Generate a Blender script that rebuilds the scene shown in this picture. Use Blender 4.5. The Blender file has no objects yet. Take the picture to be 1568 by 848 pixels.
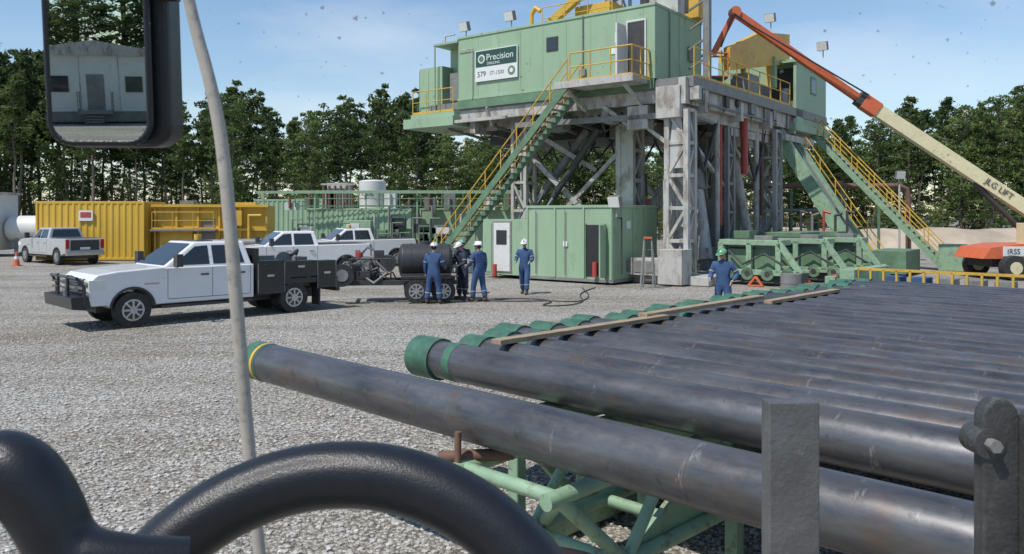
import bpy, bmesh, math, random
import numpy as np
from mathutils import Vector, Matrix, Quaternion
random.seed(7); rng=np.random.default_rng(7)
S=bpy.context.scene
# ------------------------------------------------------------------ materials
MATS={}
def mat(name,col,rough=.6,metal=0,var=.15,scale=3,dirt=None,dirt_amt=.35,bump=0,bscale=40,coat=0,spec=.5,stretch=(1,1,1),dscale=None,trans=0):
    m=bpy.data.materials.new(name); m.use_nodes=True
    nt=m.node_tree; N=nt.nodes; L=nt.links; b=N['Principled BSDF']
    tc=N.new('ShaderNodeTexCoord'); mp=N.new('ShaderNodeMapping'); mp.inputs['Scale'].default_value=stretch
    L.new(tc.outputs['Object'],mp.inputs['Vector'])
    n=N.new('ShaderNodeTexNoise'); n.inputs['Scale'].default_value=scale; n.inputs['Detail'].default_value=6; n.inputs['Roughness'].default_value=.65
    L.new(mp.outputs['Vector'],n.inputs['Vector'])
    r=N.new('ShaderNodeValToRGB'); r.color_ramp.elements[0].position=.3; r.color_ramp.elements[1].position=.7
    r.color_ramp.elements[0].color=[c*(1-var) for c in col]+[1]; r.color_ramp.elements[1].color=[min(1,c*(1+var)) for c in col]+[1]
    L.new(n.outputs['Fac'],r.inputs['Fac']); out=r.outputs['Color']
    if dirt:
        n2=N.new('ShaderNodeTexNoise'); n2.inputs['Scale'].default_value=dscale or scale*1.7; n2.inputs['Detail'].default_value=8; n2.inputs['Roughness'].default_value=.7
        mp2=N.new('ShaderNodeMapping'); mp2.inputs['Scale'].default_value=stretch; mp2.inputs['Location'].default_value=(3.1,7.7,1.3)
        L.new(tc.outputs['Object'],mp2.inputs['Vector']); L.new(mp2.outputs['Vector'],n2.inputs['Vector'])
        r2=N.new('ShaderNodeValToRGB'); p=.72-dirt_amt*.45
        r2.color_ramp.elements[0].position=p; r2.color_ramp.elements[1].position=p+.13
        L.new(n2.outputs['Fac'],r2.inputs['Fac'])
        mx=N.new('ShaderNodeMixRGB'); mx.inputs['Color2'].default_value=list(dirt)+[1]
        L.new(out,mx.inputs['Color1']); 
        ml=N.new('ShaderNodeMath'); ml.operation='MULTIPLY'; ml.inputs[1].default_value=.75
        L.new(r2.outputs['Color'],ml.inputs[0]); L.new(ml.outputs[0],mx.inputs['Fac']); out=mx.outputs['Color']
    L.new(out,b.inputs['Base Color'])
    b.inputs['Roughness'].default_value=rough; b.inputs['Metallic'].default_value=metal
    b.inputs['Specular IOR Level'].default_value=spec
    if coat: b.inputs['Coat Weight'].default_value=coat; b.inputs['Coat Roughness'].default_value=.08
    if bump:
        bn=N.new('ShaderNodeTexNoise'); bn.inputs['Scale'].default_value=bscale; bn.inputs['Detail'].default_value=5
        L.new(tc.outputs['Object'],bn.inputs['Vector'])
        bp=N.new('ShaderNodeBump'); bp.inputs['Strength'].default_value=bump; bp.inputs['Distance'].default_value=.02
        L.new(bn.outputs['Fac'],bp.inputs['Height']); L.new(bp.outputs['Normal'],b.inputs['Normal'])
    MATS[name]=m; return m
green=mat('rig_green',(.285,.405,.265),.5,var=.10,scale=.7,dirt=(.20,.23,.16),dirt_amt=.33,stretch=(1,1,.25),dscale=2.4)
green2=mat('green_dark',(.12,.21,.125),.55,var=.25,scale=2,dirt=(.13,.10,.07),dirt_amt=.35)
greenp=mat('green_paint_pipe',(.05,.145,.09),.5,var=.35,scale=6,dirt=(.07,.075,.07),dirt_amt=.5,dscale=9)
greenf=mat('green_frame',(.25,.38,.25),.5,var=.15,scale=4,dirt=(.16,.10,.06),dirt_amt=.42,dscale=9)
steelw=mat('pale_steel',(.45,.44,.41),.55,var=.15,scale=1.5,dirt=(.20,.16,.12),dirt_amt=.52,stretch=(1,1,.4))
steelg=mat('grey_steel',(.20,.20,.19),.5,var=.2,scale=3,dirt=(.12,.09,.06),dirt_amt=.35)
darks=mat('dark_steel_and_shade',(.05,.05,.05),.55,var=.3,scale=4)
yellow=mat('safety_yellow',(.60,.37,.05),.5,var=.12,scale=2,dirt=(.28,.19,.08),dirt_amt=.35)
yellowc=mat('container_yellow',(.62,.39,.05),.5,var=.08,scale=1,dirt=(.36,.24,.08),dirt_amt=.3,stretch=(1,1,.3))
white=mat('white_paint',(.78,.78,.77),.3,var=.03,coat=.6)
whited=mat('white_dusty',(.62,.62,.59),.5,var=.06,dirt=(.4,.38,.33),dirt_amt=.3)
silver=mat('silver_paint',(.50,.51,.52),.3,metal=.3,var=.04,coat=.5)
blackp=mat('black_paint_and_shade',(.02,.02,.022),.35,var=.2,coat=.3,dirt=(.08,.075,.07),dirt_amt=.25)
blackr=mat('black_rubber',(.03,.03,.03),.75,var=.3,scale=10,dirt=(.14,.13,.11),dirt_amt=.35)
blackt=mat('black_poly_tank',(.04,.04,.043),.42,var=.2,dirt=(.1,.095,.09),dirt_amt=.3)
interior=mat('interior_black',(.012,.013,.016),.33,var=.2,scale=30,bump=.15,bscale=600)
glass=mat('dark_glass',(.025,.03,.035),.05,var=.1,spec=.8)
chrome=mat('chrome',(.6,.6,.6),.18,metal=1,var=.05)
rimm=mat('wheel_rim',(.5,.5,.5),.35,metal=.8,var=.1)
lampm=mat('lamp_glass',(.75,.75,.7),.15,var=.05)
redm=mat('red_lens',(.4,.02,.02),.25,var=.1)
redp=mat('red_paint',(.40,.06,.05),.45,var=.15,dirt=(.2,.06,.05),dirt_amt=.3)
orange=mat('lift_orange',(.58,.13,.05),.45,var=.12,dirt=(.33,.13,.08),dirt_amt=.35)
cream=mat('lift_cream',(.66,.60,.38),.45,var=.08,dirt=(.42,.36,.24),dirt_amt=.35)
wood=mat('wood',(.33,.25,.16),.8,var=.3,scale=4,stretch=(6,1,6),dirt=(.14,.11,.09),dirt_amt=.4)
brown=mat('rust_pipe',(.16,.085,.06),.7,var=.3,scale=4,dirt=(.25,.24,.2),dirt_amt=.3)
tanm=mat('berm_dirt',(.40,.33,.25),.95,var=.25,scale=.4,bump=.6,bscale=3)
blue=mat('coverall_blue',(.04,.085,.19),.85,var=.25,scale=6)
navy=mat('coverall_navy',(.035,.045,.075),.85,var=.2,scale=6)
skin=mat('skin',(.42,.24,.17),.55,var=.08)
hairm=mat('hair',(.03,.02,.015),.8)
reflm=mat('reflective_tape',(.36,.38,.33),.4,var=.1)
hatw=mat('hard_hat_white',(.75,.75,.74),.3,var=.03)
hatg=mat('hard_hat_green',(.15,.35,.2),.3,var=.03)
boot=mat('boot_leather',(.10,.06,.035),.7,var=.2)
glovem=mat('glove',(.45,.40,.32),.8,var=.1)
signdark=mat('sign_dark_green',(.02,.07,.05),.5,var=.05)
signw=mat('sign_white',(.68,.70,.68),.5,var=.04)
beige=mat('pole_beige',(.40,.37,.32),.55,var=.15,scale=25,dirt=(.2,.18,.15),dirt_amt=.4,dscale=60)
stakem=mat('stake_steel',(.15,.15,.15),.42,metal=.4,var=.2,scale=9,dirt=(.28,.28,.27),dirt_amt=.3,bump=.2,bscale=80,dscale=25)
armm=mat('arm_steel',(.07,.07,.068),.5,metal=.3,var=.3,scale=15,dirt=(.16,.15,.13),dirt_amt=.35,bump=.2,bscale=80,dscale=30)
bark=mat('bark',(.17,.14,.11),.95,var=.3,scale=3)
mirrorm=mat('mirror_glass',(.60,.66,.64),.01,metal=1,var=.01)

# ------------------------------------------------------------------ mesh builder
class MB:
    def __init__(s): s.v=[]; s.f=[]; s.m=[]; s.sm=[]; s.mats=[]
    def mi(s,m):
        if m not in s.mats: s.mats.append(m)
        return s.mats.index(m)
    def add(s,vs,fs,m,smooth=False):
        o=len(s.v); s.v+= [tuple(v) for v in vs]; k=s.mi(m)
        for f in fs: s.f.append([o+i for i in f]); s.m.append(k); s.sm.append(smooth)
    def box(s,x0,x1,y0,y1,z0,z1,m):
        vs=[(x,y,z) for x in(x0,x1) for y in(y0,y1) for z in(z0,z1)]
        s.add(vs,[(0,1,3,2),(4,6,7,5),(0,4,5,1),(2,3,7,6),(0,2,6,4),(1,5,7,3)],m)
    def beam(s,p,q,w,h,m,up=(0,0,1)):
        p=Vector(p);q=Vector(q);d=(q-p).normalized();u=Vector(up)
        if abs(d.dot(u))>.98: u=Vector((1,0,0))
        a=d.cross(u).normalized(); c=a.cross(d).normalized()
        vs=[e+a*i*w/2+c*j*h/2 for e in(p,q) for i in(-1,1) for j in(-1,1)]
        s.add(vs,[(0,1,3,2),(4,6,7,5),(0,4,5,1),(2,3,7,6),(0,2,6,4),(1,5,7,3)],m)
    def cyl(s,p,q,r,m,n=14,r2=None,caps=True):
        p=Vector(p);q=Vector(q);d=(q-p).normalized();u=Vector((0,0,1))
        if abs(d.dot(u))>.98: u=Vector((1,0,0))
        a=d.cross(u).normalized(); c=a.cross(d).normalized()
        if r2 is None:r2=r
        vs=[];
        for e,rr in((p,r),(q,r2)):
            for i in range(n):
                t=2*math.pi*i/n; vs.append(e+a*math.cos(t)*rr+c*math.sin(t)*rr)
        s.add(vs,[(i,(i+1)%n,n+(i+1)%n,n+i) for i in range(n)],m,True)
        if caps:
            s.add(vs[:n],[tuple(range(n))[::-1]],m); s.add(vs[n:],[tuple(range(n))],m)
    def tube(s,pts,r,m,n=10):
        for a,b in zip(pts[:-1],pts[1:]): s.cyl(a,b,r,m,n)
        for p in pts[1:-1]: s.sph(p,(r,r,r),m,8,6)
    def sph(s,c,r,m,n=16,k=10,zmin=-1,rot=None):
        vs=[];fs=[]
        for j in range(k+1):
            ph=-math.pi/2+math.pi*j/k; z=max(math.sin(ph),zmin)
            for i in range(n):
                t=2*math.pi*i/n; v=Vector((math.cos(t)*math.cos(ph)*r[0],math.sin(t)*math.cos(ph)*r[1],z*r[2]))
                if rot: v=rot@v
                vs.append(v+Vector(c))
        for j in range(k):
            for i in range(n): fs.append((j*n+i,j*n+(i+1)%n,(j+1)*n+(i+1)%n,(j+1)*n+i))
        s.add(vs,fs,m,True)
    def prism(s,pts,y0,y1,m,axis='y'):
        n=len(pts)
        def P(a,b,t): return (a,t,b) if axis=='y' else ((t,a,b) if axis=='x' else (a,b,t))
        vs=[P(a,b,y0) for a,b in pts]+[P(a,b,y1) for a,b in pts]
        s.add(vs,[tuple(range(n)),tuple(range(n,2*n))[::-1]]+[(i,n+i,n+(i+1)%n,(i+1)%n) for i in range(n)],m)
    def poly(s,pts,m): s.add(pts,[tuple(range(len(pts)))],m)
    def obj(s,name,parent=None,bevel=0,seg=2,loc=None,rotz=None):
        me=bpy.data.meshes.new(name); me.from_pydata(s.v,[],s.f)
        for m in s.mats: me.materials.append(m)
        me.polygons.foreach_set('material_index',s.m); me.polygons.foreach_set('use_smooth',s.sm)
        bm=bmesh.new(); bm.from_mesh(me); bmesh.ops.recalc_face_normals(bm,faces=bm.faces); bm.to_mesh(me); bm.free()
        o=bpy.data.objects.new(name,me); S.collection.objects.link(o)
        if parent: o.parent=parent
        if bevel:
            b=o.modifiers.new('bevel','BEVEL'); b.width=bevel; b.segments=seg; b.limit_method='ANGLE'; b.angle_limit=math.radians(40); b.harden_normals=False
        if loc: o.location=loc
        if rotz is not None: o.rotation_euler=(0,0,rotz)
        return o
def empty(name,loc=(0,0,0),rotz=0,parent=None):
    e=bpy.data.objects.new(name,None); S.collection.objects.link(e); e.location=loc; e.rotation_euler=(0,0,rotz); e.empty_display_size=.3
    if parent: e.parent=parent
    return e
def rail(b,pts,m,h=1.05,sp=1.3,r=.025,mid=True):
    for a,c in zip(pts[:-1],pts[1:]):
        a=Vector(a);c=Vector(c);L=(c-a).length;n=max(1,round(L/sp));Z=Vector((0,0,h))
        b.cyl(a+Z,c+Z,r,m,8)
        if mid: b.cyl(a+Z*.52,c+Z*.52,r*.8,m,8)
        b.beam(a+Z*.06,c+Z*.06,.01,.1,m)
        for i in range(n+1):
            p=a+(c-a)*i/n; b.cyl(p,p+Z,r,m,8)
def stairs(b,top,bot,w,ms,mr,n=24,rails=(0,1),h=1.0):
    top=Vector(top);bot=Vector(bot);w=Vector(w)
    for k in(0,1): b.beam(top+w*k,bot+w*k,.06,.28,ms)
    for i in range(1,n):
        p=top+(bot-top)*i/n
        b.beam(p+w*.02,p+w*.98,.26,.035,steelg)
    for k in rails:
        a=top+w*k; c=bot+w*k; Z=Vector((0,0,h))
        b.cyl(a+Z,c+Z,.028,mr,8); b.cyl(a+Z*.5,c+Z*.5,.022,mr,8)
        m=max(3,int((a-c).length/1.2))
        for i in range(m+1):
            p=a+(c-a)*i/m; b.cyl(p,p+Z,.025,mr,8)
def floodlight(b,p,d=(0,-1,-.3),m=None):
    p=Vector(p); d=Vector(d).normalized()
    b.cyl(p-Vector((0,0,.6)),p,.03,steelw,8)
    b.beam(p,p+d*.2,.5,.42,steelg); b.beam(p+d*.2,p+d*.24,.46,.38,lampm)
def text(body,size,loc,rot,m,parent,name,ext=.003):
    c=bpy.data.curves.new(name,'FONT'); c.body=body; c.size=size; c.extrude=ext; c.materials.append(m)
    o=bpy.data.objects.new(name,c); S.collection.objects.link(o); o.parent=parent; o.location=loc; o.rotation_euler=rot; return o

# ------------------------------------------------------------------ ground
def ground():
    m=bpy.data.materials.new('gravel'); m.use_nodes=True; nt=m.node_tree;N=nt.nodes;L=nt.links;b=N['Principled BSDF']
    tc=N.new('ShaderNodeTexCoord')
    v=N.new('ShaderNodeTexVoronoi'); v.inputs['Scale'].default_value=27; L.new(tc.outputs['Object'],v.inputs['Vector'])
    v2=N.new('ShaderNodeTexVoronoi'); v2.inputs['Scale'].default_value=60; L.new(tc.outputs['Object'],v2.inputs['Vector'])
    bw=N.new('ShaderNodeSeparateColor'); L.new(v.outputs['Color'],bw.inputs[0])
    r=N.new('ShaderNodeValToRGB'); e=r.color_ramp.elements; e[0].position=0; e[0].color=(.22,.205,.18,1); e[1].position=1; e[1].color=(.60,.58,.54,1)
    k=e.new(.4); k.color=(.40,.385,.355,1)
    L.new(bw.outputs[0],r.inputs['Fac'])
    rd=N.new('ShaderNodeValToRGB'); rd.color_ramp.elements[0].position=.35; rd.color_ramp.elements[0].color=(1,1,1,1); rd.color_ramp.elements[1].position=.75; rd.color_ramp.elements[1].color=(.5,.48,.45,1)
    L.new(v.outputs['Distance'],rd.inputs['Fac'])
    mm=N.new('ShaderNodeMixRGB'); mm.blend_type='MULTIPLY'; mm.inputs['Fac'].default_value=1; L.new(r.outputs['Color'],mm.inputs['Color1']); L.new(rd.outputs['Color'],mm.inputs['Color2'])
    n=N.new('ShaderNodeTexNoise'); n.inputs['Scale'].default_value=.3; n.inputs['Detail'].default_value=9; n.inputs['Roughness'].default_value=.68
    mp=N.new('ShaderNodeMapping'); mp.inputs['Rotation'].default_value=(0,0,.7); mp.inputs['Scale'].default_value=(.4,1.6,1); L.new(tc.outputs['Object'],mp.inputs['Vector']); L.new(mp.outputs['Vector'],n.inputs['Vector'])
    r3=N.new('ShaderNodeValToRGB'); r3.color_ramp.elements[0].position=.36; r3.color_ramp.elements[0].color=(.68,.64,.57,1); r3.color_ramp.elements[1].position=.58; r3.color_ramp.elements[1].color=(1.05,1.05,1.04,1)
    L.new(n.outputs['Fac'],r3.inputs['Fac'])
    m2=N.new('ShaderNodeMixRGB'); m2.blend_type='MULTIPLY'; m2.inputs['Fac'].default_value=1; L.new(mm.outputs['Color'],m2.inputs['Color1']); L.new(r3.outputs['Color'],m2.inputs['Color2'])
    L.new(m2.outputs['Color'],b.inputs['Base Color']); b.inputs['Roughness'].default_value=.95; b.inputs['Specular IOR Level'].default_value=.2
    ad=N.new('ShaderNodeMath'); ad.operation='MULTIPLY_ADD'; ad.inputs[1].default_value=.5; L.new(v2.outputs['Distance'],ad.inputs[0]); L.new(v.outputs['Distance'],ad.inputs[2])
    bp=N.new('ShaderNodeBump'); bp.invert=True; bp.inputs['Strength'].default_value=.9; bp.inputs['Distance'].default_value=.025; L.new(ad.outputs[0],bp.inputs['Height']); L.new(bp.outputs['Normal'],b.inputs['Normal'])
    me=bpy.data.meshes.new('ground'); R=900
    me.from_pydata([(-R,-R,0),(R,-R,0),(R,R,0),(-R,R,0)],[],[(0,1,2,3)]); me.materials.append(m)
    o=bpy.data.objects.new('ground',me); S.collection.objects.link(o)
    bm=bmesh.new(); bmesh.ops.create_icosphere(bm,subdivisions=1,radius=1); V=np.array([v.co[:] for v in bm.verts]);F=np.array([[x.index for x in f.verts] for f in bm.faces]); bm.free()
    n=20000; vs=[];fs=[]
    Y=4.5+16*rng.random(n)**1.4; X=Y*(-.72+1.2*rng.random(n))
    sz=.010+.017*rng.random(n)**2
    for i in range(n):
        A=V*(1+.35*(rng.random(V.shape)-.5))*sz[i]*np.array([1+.5*rng.random(),1+.3*rng.random(),.65])
        c,s_=math.cos(i),math.sin(i); A=A@np.array([[c,s_,0],[-s_,c,0],[0,0,1]])
        vs.append(A+[X[i],Y[i],sz[i]*.3]); fs.append(F+i*len(V))
    me=bpy.data.meshes.new('gravel_stones'); me.from_pydata(np.concatenate(vs).tolist(),[],np.concatenate(fs).tolist())
    me.materials.append(mat('stone',(.42,.40,.37),.9,var=.5,scale=14))
    o=bpy.data.objects.new('gravel_stones',me); S.collection.objects.link(o)
ground()
# ------------------------------------------------------------------ trees
def leafmat(name,c0,c1):
    m=bpy.data.materials.new(name); m.use_nodes=True; nt=m.node_tree;N=nt.nodes;L=nt.links;b=N['Principled BSDF']
    g=N.new('ShaderNodeObjectInfo'); tc=N.new('ShaderNodeTexCoord'); n=N.new('ShaderNodeTexNoise'); n.inputs['Scale'].default_value=.9; n.inputs['Detail'].default_value=4
    L.new(tc.outputs['Object'],n.inputs['Vector'])
    a=N.new('ShaderNodeMath'); a.operation='ADD'; ml=N.new('ShaderNodeMath'); ml.operation='MULTIPLY'; ml.inputs[1].default_value=.5
    L.new(g.outputs['Random'],ml.inputs[0]); L.new(ml.outputs[0],a.inputs[0]); L.new(n.outputs['Fac'],a.inputs[1])
    r=N.new('ShaderNodeValToRGB'); r.color_ramp.elements[0].position=.35; r.color_ramp.elements[1].position=1.; r.color_ramp.elements[0].color=list(c0)+[1]; r.color_ramp.elements[1].color=list(c1)+[1]
    L.new(a.outputs[0],r.inputs['Fac']); L.new(r.outputs['Color'],b.inputs['Base Color']); b.inputs['Roughness'].default_value=.7; b.inputs['Specular IOR Level'].default_value=.2
    t=N.new('ShaderNodeBsdfTranslucent'); L.new(r.outputs['Color'],t.inputs['Color']); mx=N.new('ShaderNodeMixShader'); mx.inputs[0].default_value=.4
    L.new(b.outputs[0],mx.inputs[1]); L.new(t.outputs[0],mx.inputs[2]); L.new(mx.outputs[0],N['Material Output'].inputs['Surface']); return m
pineleaf=leafmat('pine_foliage',(.045,.078,.03),(.12,.165,.055))
decleaf=leafmat('broadleaf_foliage',(.05,.09,.028),(.16,.22,.07))
def tree_mesh(kind,seed):
    r=np.random.default_rng(seed); b=MB(); H=16.
    rad=.18 if kind=='pine' else .2
    pts=[]; x=y=0
    for i in range(9):
        z=H*.98*i/8; pts.append((x,y,z)); x+=r.normal()*.14; y+=r.normal()*.14
    for i in range(8): b.cyl(pts[i],pts[i+1],rad*(1-i/8.6),bark,7,rad*(1-(i+1)/8.6),caps=False)
    base={'pine':.42+.16*r.random(),'broad':.14,'bush':.02}[kind]; W={'pine':1.9+.5*r.random(),'broad':2.8,'bush':3.8}[kind]
    nb={'pine':34,'broad':50,'bush':46}[kind]; cl=[]
    for i in range(nb):
        t=base+(1-base)*((i+.5)/nb)**.9; k=(t-base)/(1-base)
        if kind=='pine':
            prof=(1.05*(1-k)**.75+.10)*(.35+.85*r.random())*min(1,.55+k*2.5)
            if r.random()<.12: continue
        else: prof=math.sqrt(max(0.02,1-(2*k-.85)**2/1.35))*(.45+.7*r.random())
        a=i*2.399+r.normal()*.4; R=W*prof
        zi=t*H; c=np.interp(zi,[p[2] for p in pts],[p[0] for p in pts]),np.interp(zi,[p[2] for p in pts],[p[1] for p in pts])
        tip=(c[0]+math.cos(a)*R,c[1]+math.sin(a)*R,zi+R*.3+r.normal()*.3)
        b.cyl((c[0],c[1],zi-.3),tip,.05,bark,4,.015,caps=False)
        cl.append((tip,1.0 if k<.85 else .65)); 
        if R>1.2: cl.append(((c[0]+math.cos(a)*R*.55,c[1]+math.sin(a)*R*.55,zi+r.normal()*.3),.85))
    Vs=[]
    for (c,s) in cl:
        n=46 if kind=='pine' else 46; cr=(.5+.45*r.random())*s*(1 if kind=='pine' else 1.15)
        d=r.normal(size=(n,3)); d/=np.linalg.norm(d,axis=1)[:,None]; P=np.array(c)+d*(cr*r.random(n)**.5)[:,None]*np.array([1.1,1.1,.6])
        A=r.normal(size=(n,3)); A/=np.linalg.norm(A,axis=1)[:,None]; B=np.cross(A,r.normal(size=(n,3))); B/=np.linalg.norm(B,axis=1)[:,None]
        sz=(.085+.12*r.random(n))[:,None]; el=1.8 if kind=='pine' else 1.2
        q=np.stack([P-A*sz*el,P-B*sz*.6,P+A*sz*el,P+B*sz*.7],1).reshape(-1,3); Vs.append(q)
    q=np.concatenate(Vs); nq=len(q)//4
    b.add(q.tolist(),[(4*i,4*i+1,4*i+2,4*i+3) for i in range(nq)],pineleaf if kind=='pine' else decleaf)
    me=bpy.data.meshes.new(kind); me.from_pydata(b.v,[],b.f)
    for m in b.mats: me.materials.append(m)
    me.polygons.foreach_set('material_index',b.m); return me
pines=[tree_mesh('pine',i) for i in range(8)]; broads=[tree_mesh('broad',20+i) for i in range(4)]; bushes=[tree_mesh('bush',40+i) for i in range(2)]
def put(me,x,y,h,par,w=1):
    o=bpy.data.objects.new('tree',me); S.collection.objects.link(o); o.parent=par; s=h/16; o.location=(x,y,0)
    o.scale=(s*w,s*w,s); o.rotation_euler=(0,0,random.random()*6.28)
tl=empty('tree_line')
US=[-300,0,50,120,200,300,340,385,440,500,545,595,640,690,725,770,860,1000,1270,1340,1400,1450,1500,1550,1600,1900]
VS=[95,72,88,85,115,158,138,142,180,174,158,130,152,196,222,182,200,195,178,172,152,152,164,130,118,115]
for row,(Y0,dv,sp) in enumerate([(88,6,3.0),(97,-2,2.5),(107,2,2.7)]):
    x=-76
    while x<86:
        Y=Y0+random.uniform(-3,3); u=784+1230*x/Y
        v=np.interp(u,US,VS)+dv+random.choice([-8,0,4,10,20,34,54] if row<2 else [0,6,12]); h=2.6+Y*(330-v)/1230
        k=random.random()
        dip= 1 if 690<u<745 else 0
        me=random.choice(pines) if k<(.85 if row else .62) and not dip else random.choice(broads)
        put(me,x,Y,h,tl,random.uniform(.85,1.15)*(16/h if h<16 else 1)**.5)
        x+=sp*random.uniform(.65,1.35)
x=-80
while x<95:
    put(random.choice(bushes),x,random.uniform(81,86),random.uniform(2.2,5),tl,1.7)
    put(random.choice(bushes),x+1,random.uniform(92,94),random.uniform(6,9),tl,1.25)
    put(random.choice(bushes),x*1.15,random.uniform(112,114),random.uniform(11,13),tl,1.15); x+=3.0
tb=empty('tree_line')
x=-62
while x<25:
    put(random.choice(pines+broads),x,random.uniform(-74,-62),random.uniform(17,23),tb,1.2); put(random.choice(bushes),x+1,-60,8,tb,1.5); x+=2.4
# ------------------------------------------------------------------ berm
b=MB(); xs=np.linspace(20,80,90)
prof=[(0,0),(1.2,.7),(2.2,1.35),(3.5,1.6),(5,1.5),(9,0)]
vs=[];fs=[]
for i,x in enumerate(xs):
    for (y,z) in prof: vs.append((x,60+y+random.uniform(-.15,.15),z*(1.0+random.uniform(-.08,.08))))
for i in range(89):
    for j in range(5): a=i*6+j; fs.append((a,a+6,a+7,a+1))
b.add(vs,fs,tanm,True); b.obj('dirt_berm')
# ------------------------------------------------------------------ drilling rig
RA=math.radians(-37.8)
rig=empty('drilling_rig',(5.5,31,0),RA)
b=MB(); b.box(-10.1,0,0,4.2,7.9,10.8,green)
for z in(7.9,10.74): b.box(-10.14,.04,-.04,4.24,z,z+.1,green)
for x in np.arange(-10.1,.1,1.2): b.box(x-.012,x+.012,-.012,.0,8.0,10.74,green)
for y in(0.0,2.1,4.15): b.box(0,.022,y,y+.04,8,10.74,green)
b.box(-5.05,-4.55,-.04,-.0,9.6,10.1,glass); b.box(-5.1,-4.5,-.03,-.001,9.55,10.15,darks)
b.box(-1.15,-.4,-.03,-.004,8.0,10.15,darks)  # flat dark panel paints the shaded interior of the open doorway
b.box(-1.21,-1.15,-.07,0,7.95,10.2,whited); b.box(-.4,-.34,-.07,0,7.95,10.2,whited); b.box(-1.21,-.34,-.07,0,10.2,10.27,whited)
b.box(-1.3,-1.22,-.75,-.05,8.0,10.1,whited); b.box(-1.33,-1.3,-.55,-.25,9.2,9.8,glass)
b.box(-1.75,-1.45,-.03,0,9.5,9.9,signw); b.box(-1.7,-1.5,-.04,-.03,9.6,9.8,redp); b.box(-2.0,-1.6,-.03,0,9.05,9.35,signw)
b.tube([(-10,-.08,10.2),(-9.2,-.08,10.2),(-9.2,-.08,7.9)],.025,steelw,6); b.box(-3.4,-3.1,-.12,0,8.3,8.6,steelg)
b.tube([(-3.25,-.06,8.6),(-3.25,-.06,10.8)],.025,steelg,6); b.tube([(.05,1.2,8),(.05,1.2,10.8)],.03,steelg,6); b.box(.0,.1,2.9,3.3,9.0,9.6,steelg)
b.obj('doghouse',rig,.02)
b=MB(); b.box(-9.0,-6.6,-.09,-.03,8.65,10.05,signw); b.box(-8.96,-6.64,-.10,-.09,9.3,10.01,signdark)
b.cyl((-8.62,-.10,9.65),(-8.62,-.115,9.65),.2,signw,20); b.cyl((-8.62,-.115,9.65),(-8.62,-.12,9.65),.14,green2,20)
b.cyl((-6.92,-.09,8.98),(-6.92,-.105,8.98),.2,green2,20); b.cyl((-6.92,-.105,8.98),(-6.92,-.108,8.98),.1,signw,16)
b.obj('sign_board',rig)
R90=(math.pi/2,0,0)
text('Precision',.42,(-8.35,-.105,9.55),R90,signw,rig,'sign_text')
text('DRILLING',.17,(-8.3,-.105,9.36),R90,signw,rig,'sign_text_small')
text('579',.34,(-8.88,-.095,8.86),R90,signdark,rig,'sign_number')
text('ST-1500',.24,(-8.15,-.095,8.89),R90,green2,rig,'sign_model')
# left annex
b=MB(); b.box(-12.8,-11.3,.2,3.2,7.3,9.7,green); b.box(-11.5,-10.1,1.0,3.4,7.9,10.6,green); b.box(-11.6,-10.1,-.1,3.4,10.6,10.7,green)
b.box(-11.0,-10.5,.98,1,9.0,9.9,glass); b.box(-10.9,-10.4,.3,.8,8.0,9.3,steelg)
b.box(-12.9,-10.1,-.3,3.4,7.2,7.42,green); b.cyl((-11.55,-.05,7.4),(-11.55,-.05,10.6),.04,green,8)
rail(b,[(-12.8,-.25,7.42),(-11.0,-.25,7.42),(-10.2,-.25,7.42)],yellow,1.1,.9)
b.box(-13.2,-10,-.5,3.5,6.75,7.2,green)
for x in (-12.8,-12.2,-11.6): b.box(x,x+.02,.18,.2,7.4,9.6,green)
b.tube([(-11.2,.3,10.7),(-11.2,.3,11.1),(-10.6,.3,11.1)],.04,steelw,8); b.obj('annex_platform',rig,.015)
# floor + girders
b=MB()
b.box(-12.0,1.6,.05,16.5,7.45,7.85,steelg)
b.beam((-13.0,.2,7.2),(1.8,.2,7.2),.25,.5,steelw); b.box(-10.1,0,-.06,.04,7.5,7.88,green2)
for y in(1.2,4.8,8.2,11.4): b.beam((-12,y,6.95),(1.6,y,6.95),.3,.75,steelw)
for x in(-9.5,-6.3,-2.4,.9): b.beam((x,.3,6.85),(x,16,6.85),.3,.9,steelw)
b.beam((1.25,-.2,7.3),(1.25,12,7.3),.3,1.0,steelw)
for y in np.arange(.2,12,1.5): b.box(1.2,1.48,y,y+.05,6.8,7.8,steelg)
for y,w in((1.0,.5),(3.2,.35),(5.9,.6),(8.6,.4)): b.box(1.4,1.56,y,y+w,7.0,7.6,random.choice([steelg,darks,steelw]))
b.tube([(1.5,.2,7.65),(1.5,11.5,7.65)],.05,darks,8); b.tube([(1.52,.2,6.95),(1.52,9,6.9)],.04,steelg,8)
b.box(.2,1.2,-.3,.3,6.3,7.5,steelw); b.cyl((1.42,.6,7.3),(1.5,.6,7.3),.16,steelw,14); b.cyl((1.42,4.6,7.3),(1.5,4.6,7.3),.16,darks,14)
b.beam((.9,5,6.2),(.9,12.6,6.2),.25,.35,steelw); b.beam((1.6,9.8,6.3),(1.6,14,6.3),.2,.3,steelw)
for x in np.arange(-11,1,1.3): b.beam((x,.3,6.7),(x+.6,2.5,6.3),.12,.12,steelg)
b.beam((-12.5,-.35,6.9),(-7,-.35,6.9),.12,.14,steelw); b.beam((-8,-.5,7.4),(-8,-.1,6.6),.1,.1,steelw)
b.box(-8,-4,3,7,6.1,6.7,darks); b.box(-3.8,-1.5,3,8,6.0,6.6,steelg); b.box(-11.5,-8,4,9,6.2,6.8,darks); b.beam((-6.8,.1,6.55),(.3,.1,6.45),.2,.22,steelg)
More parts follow.
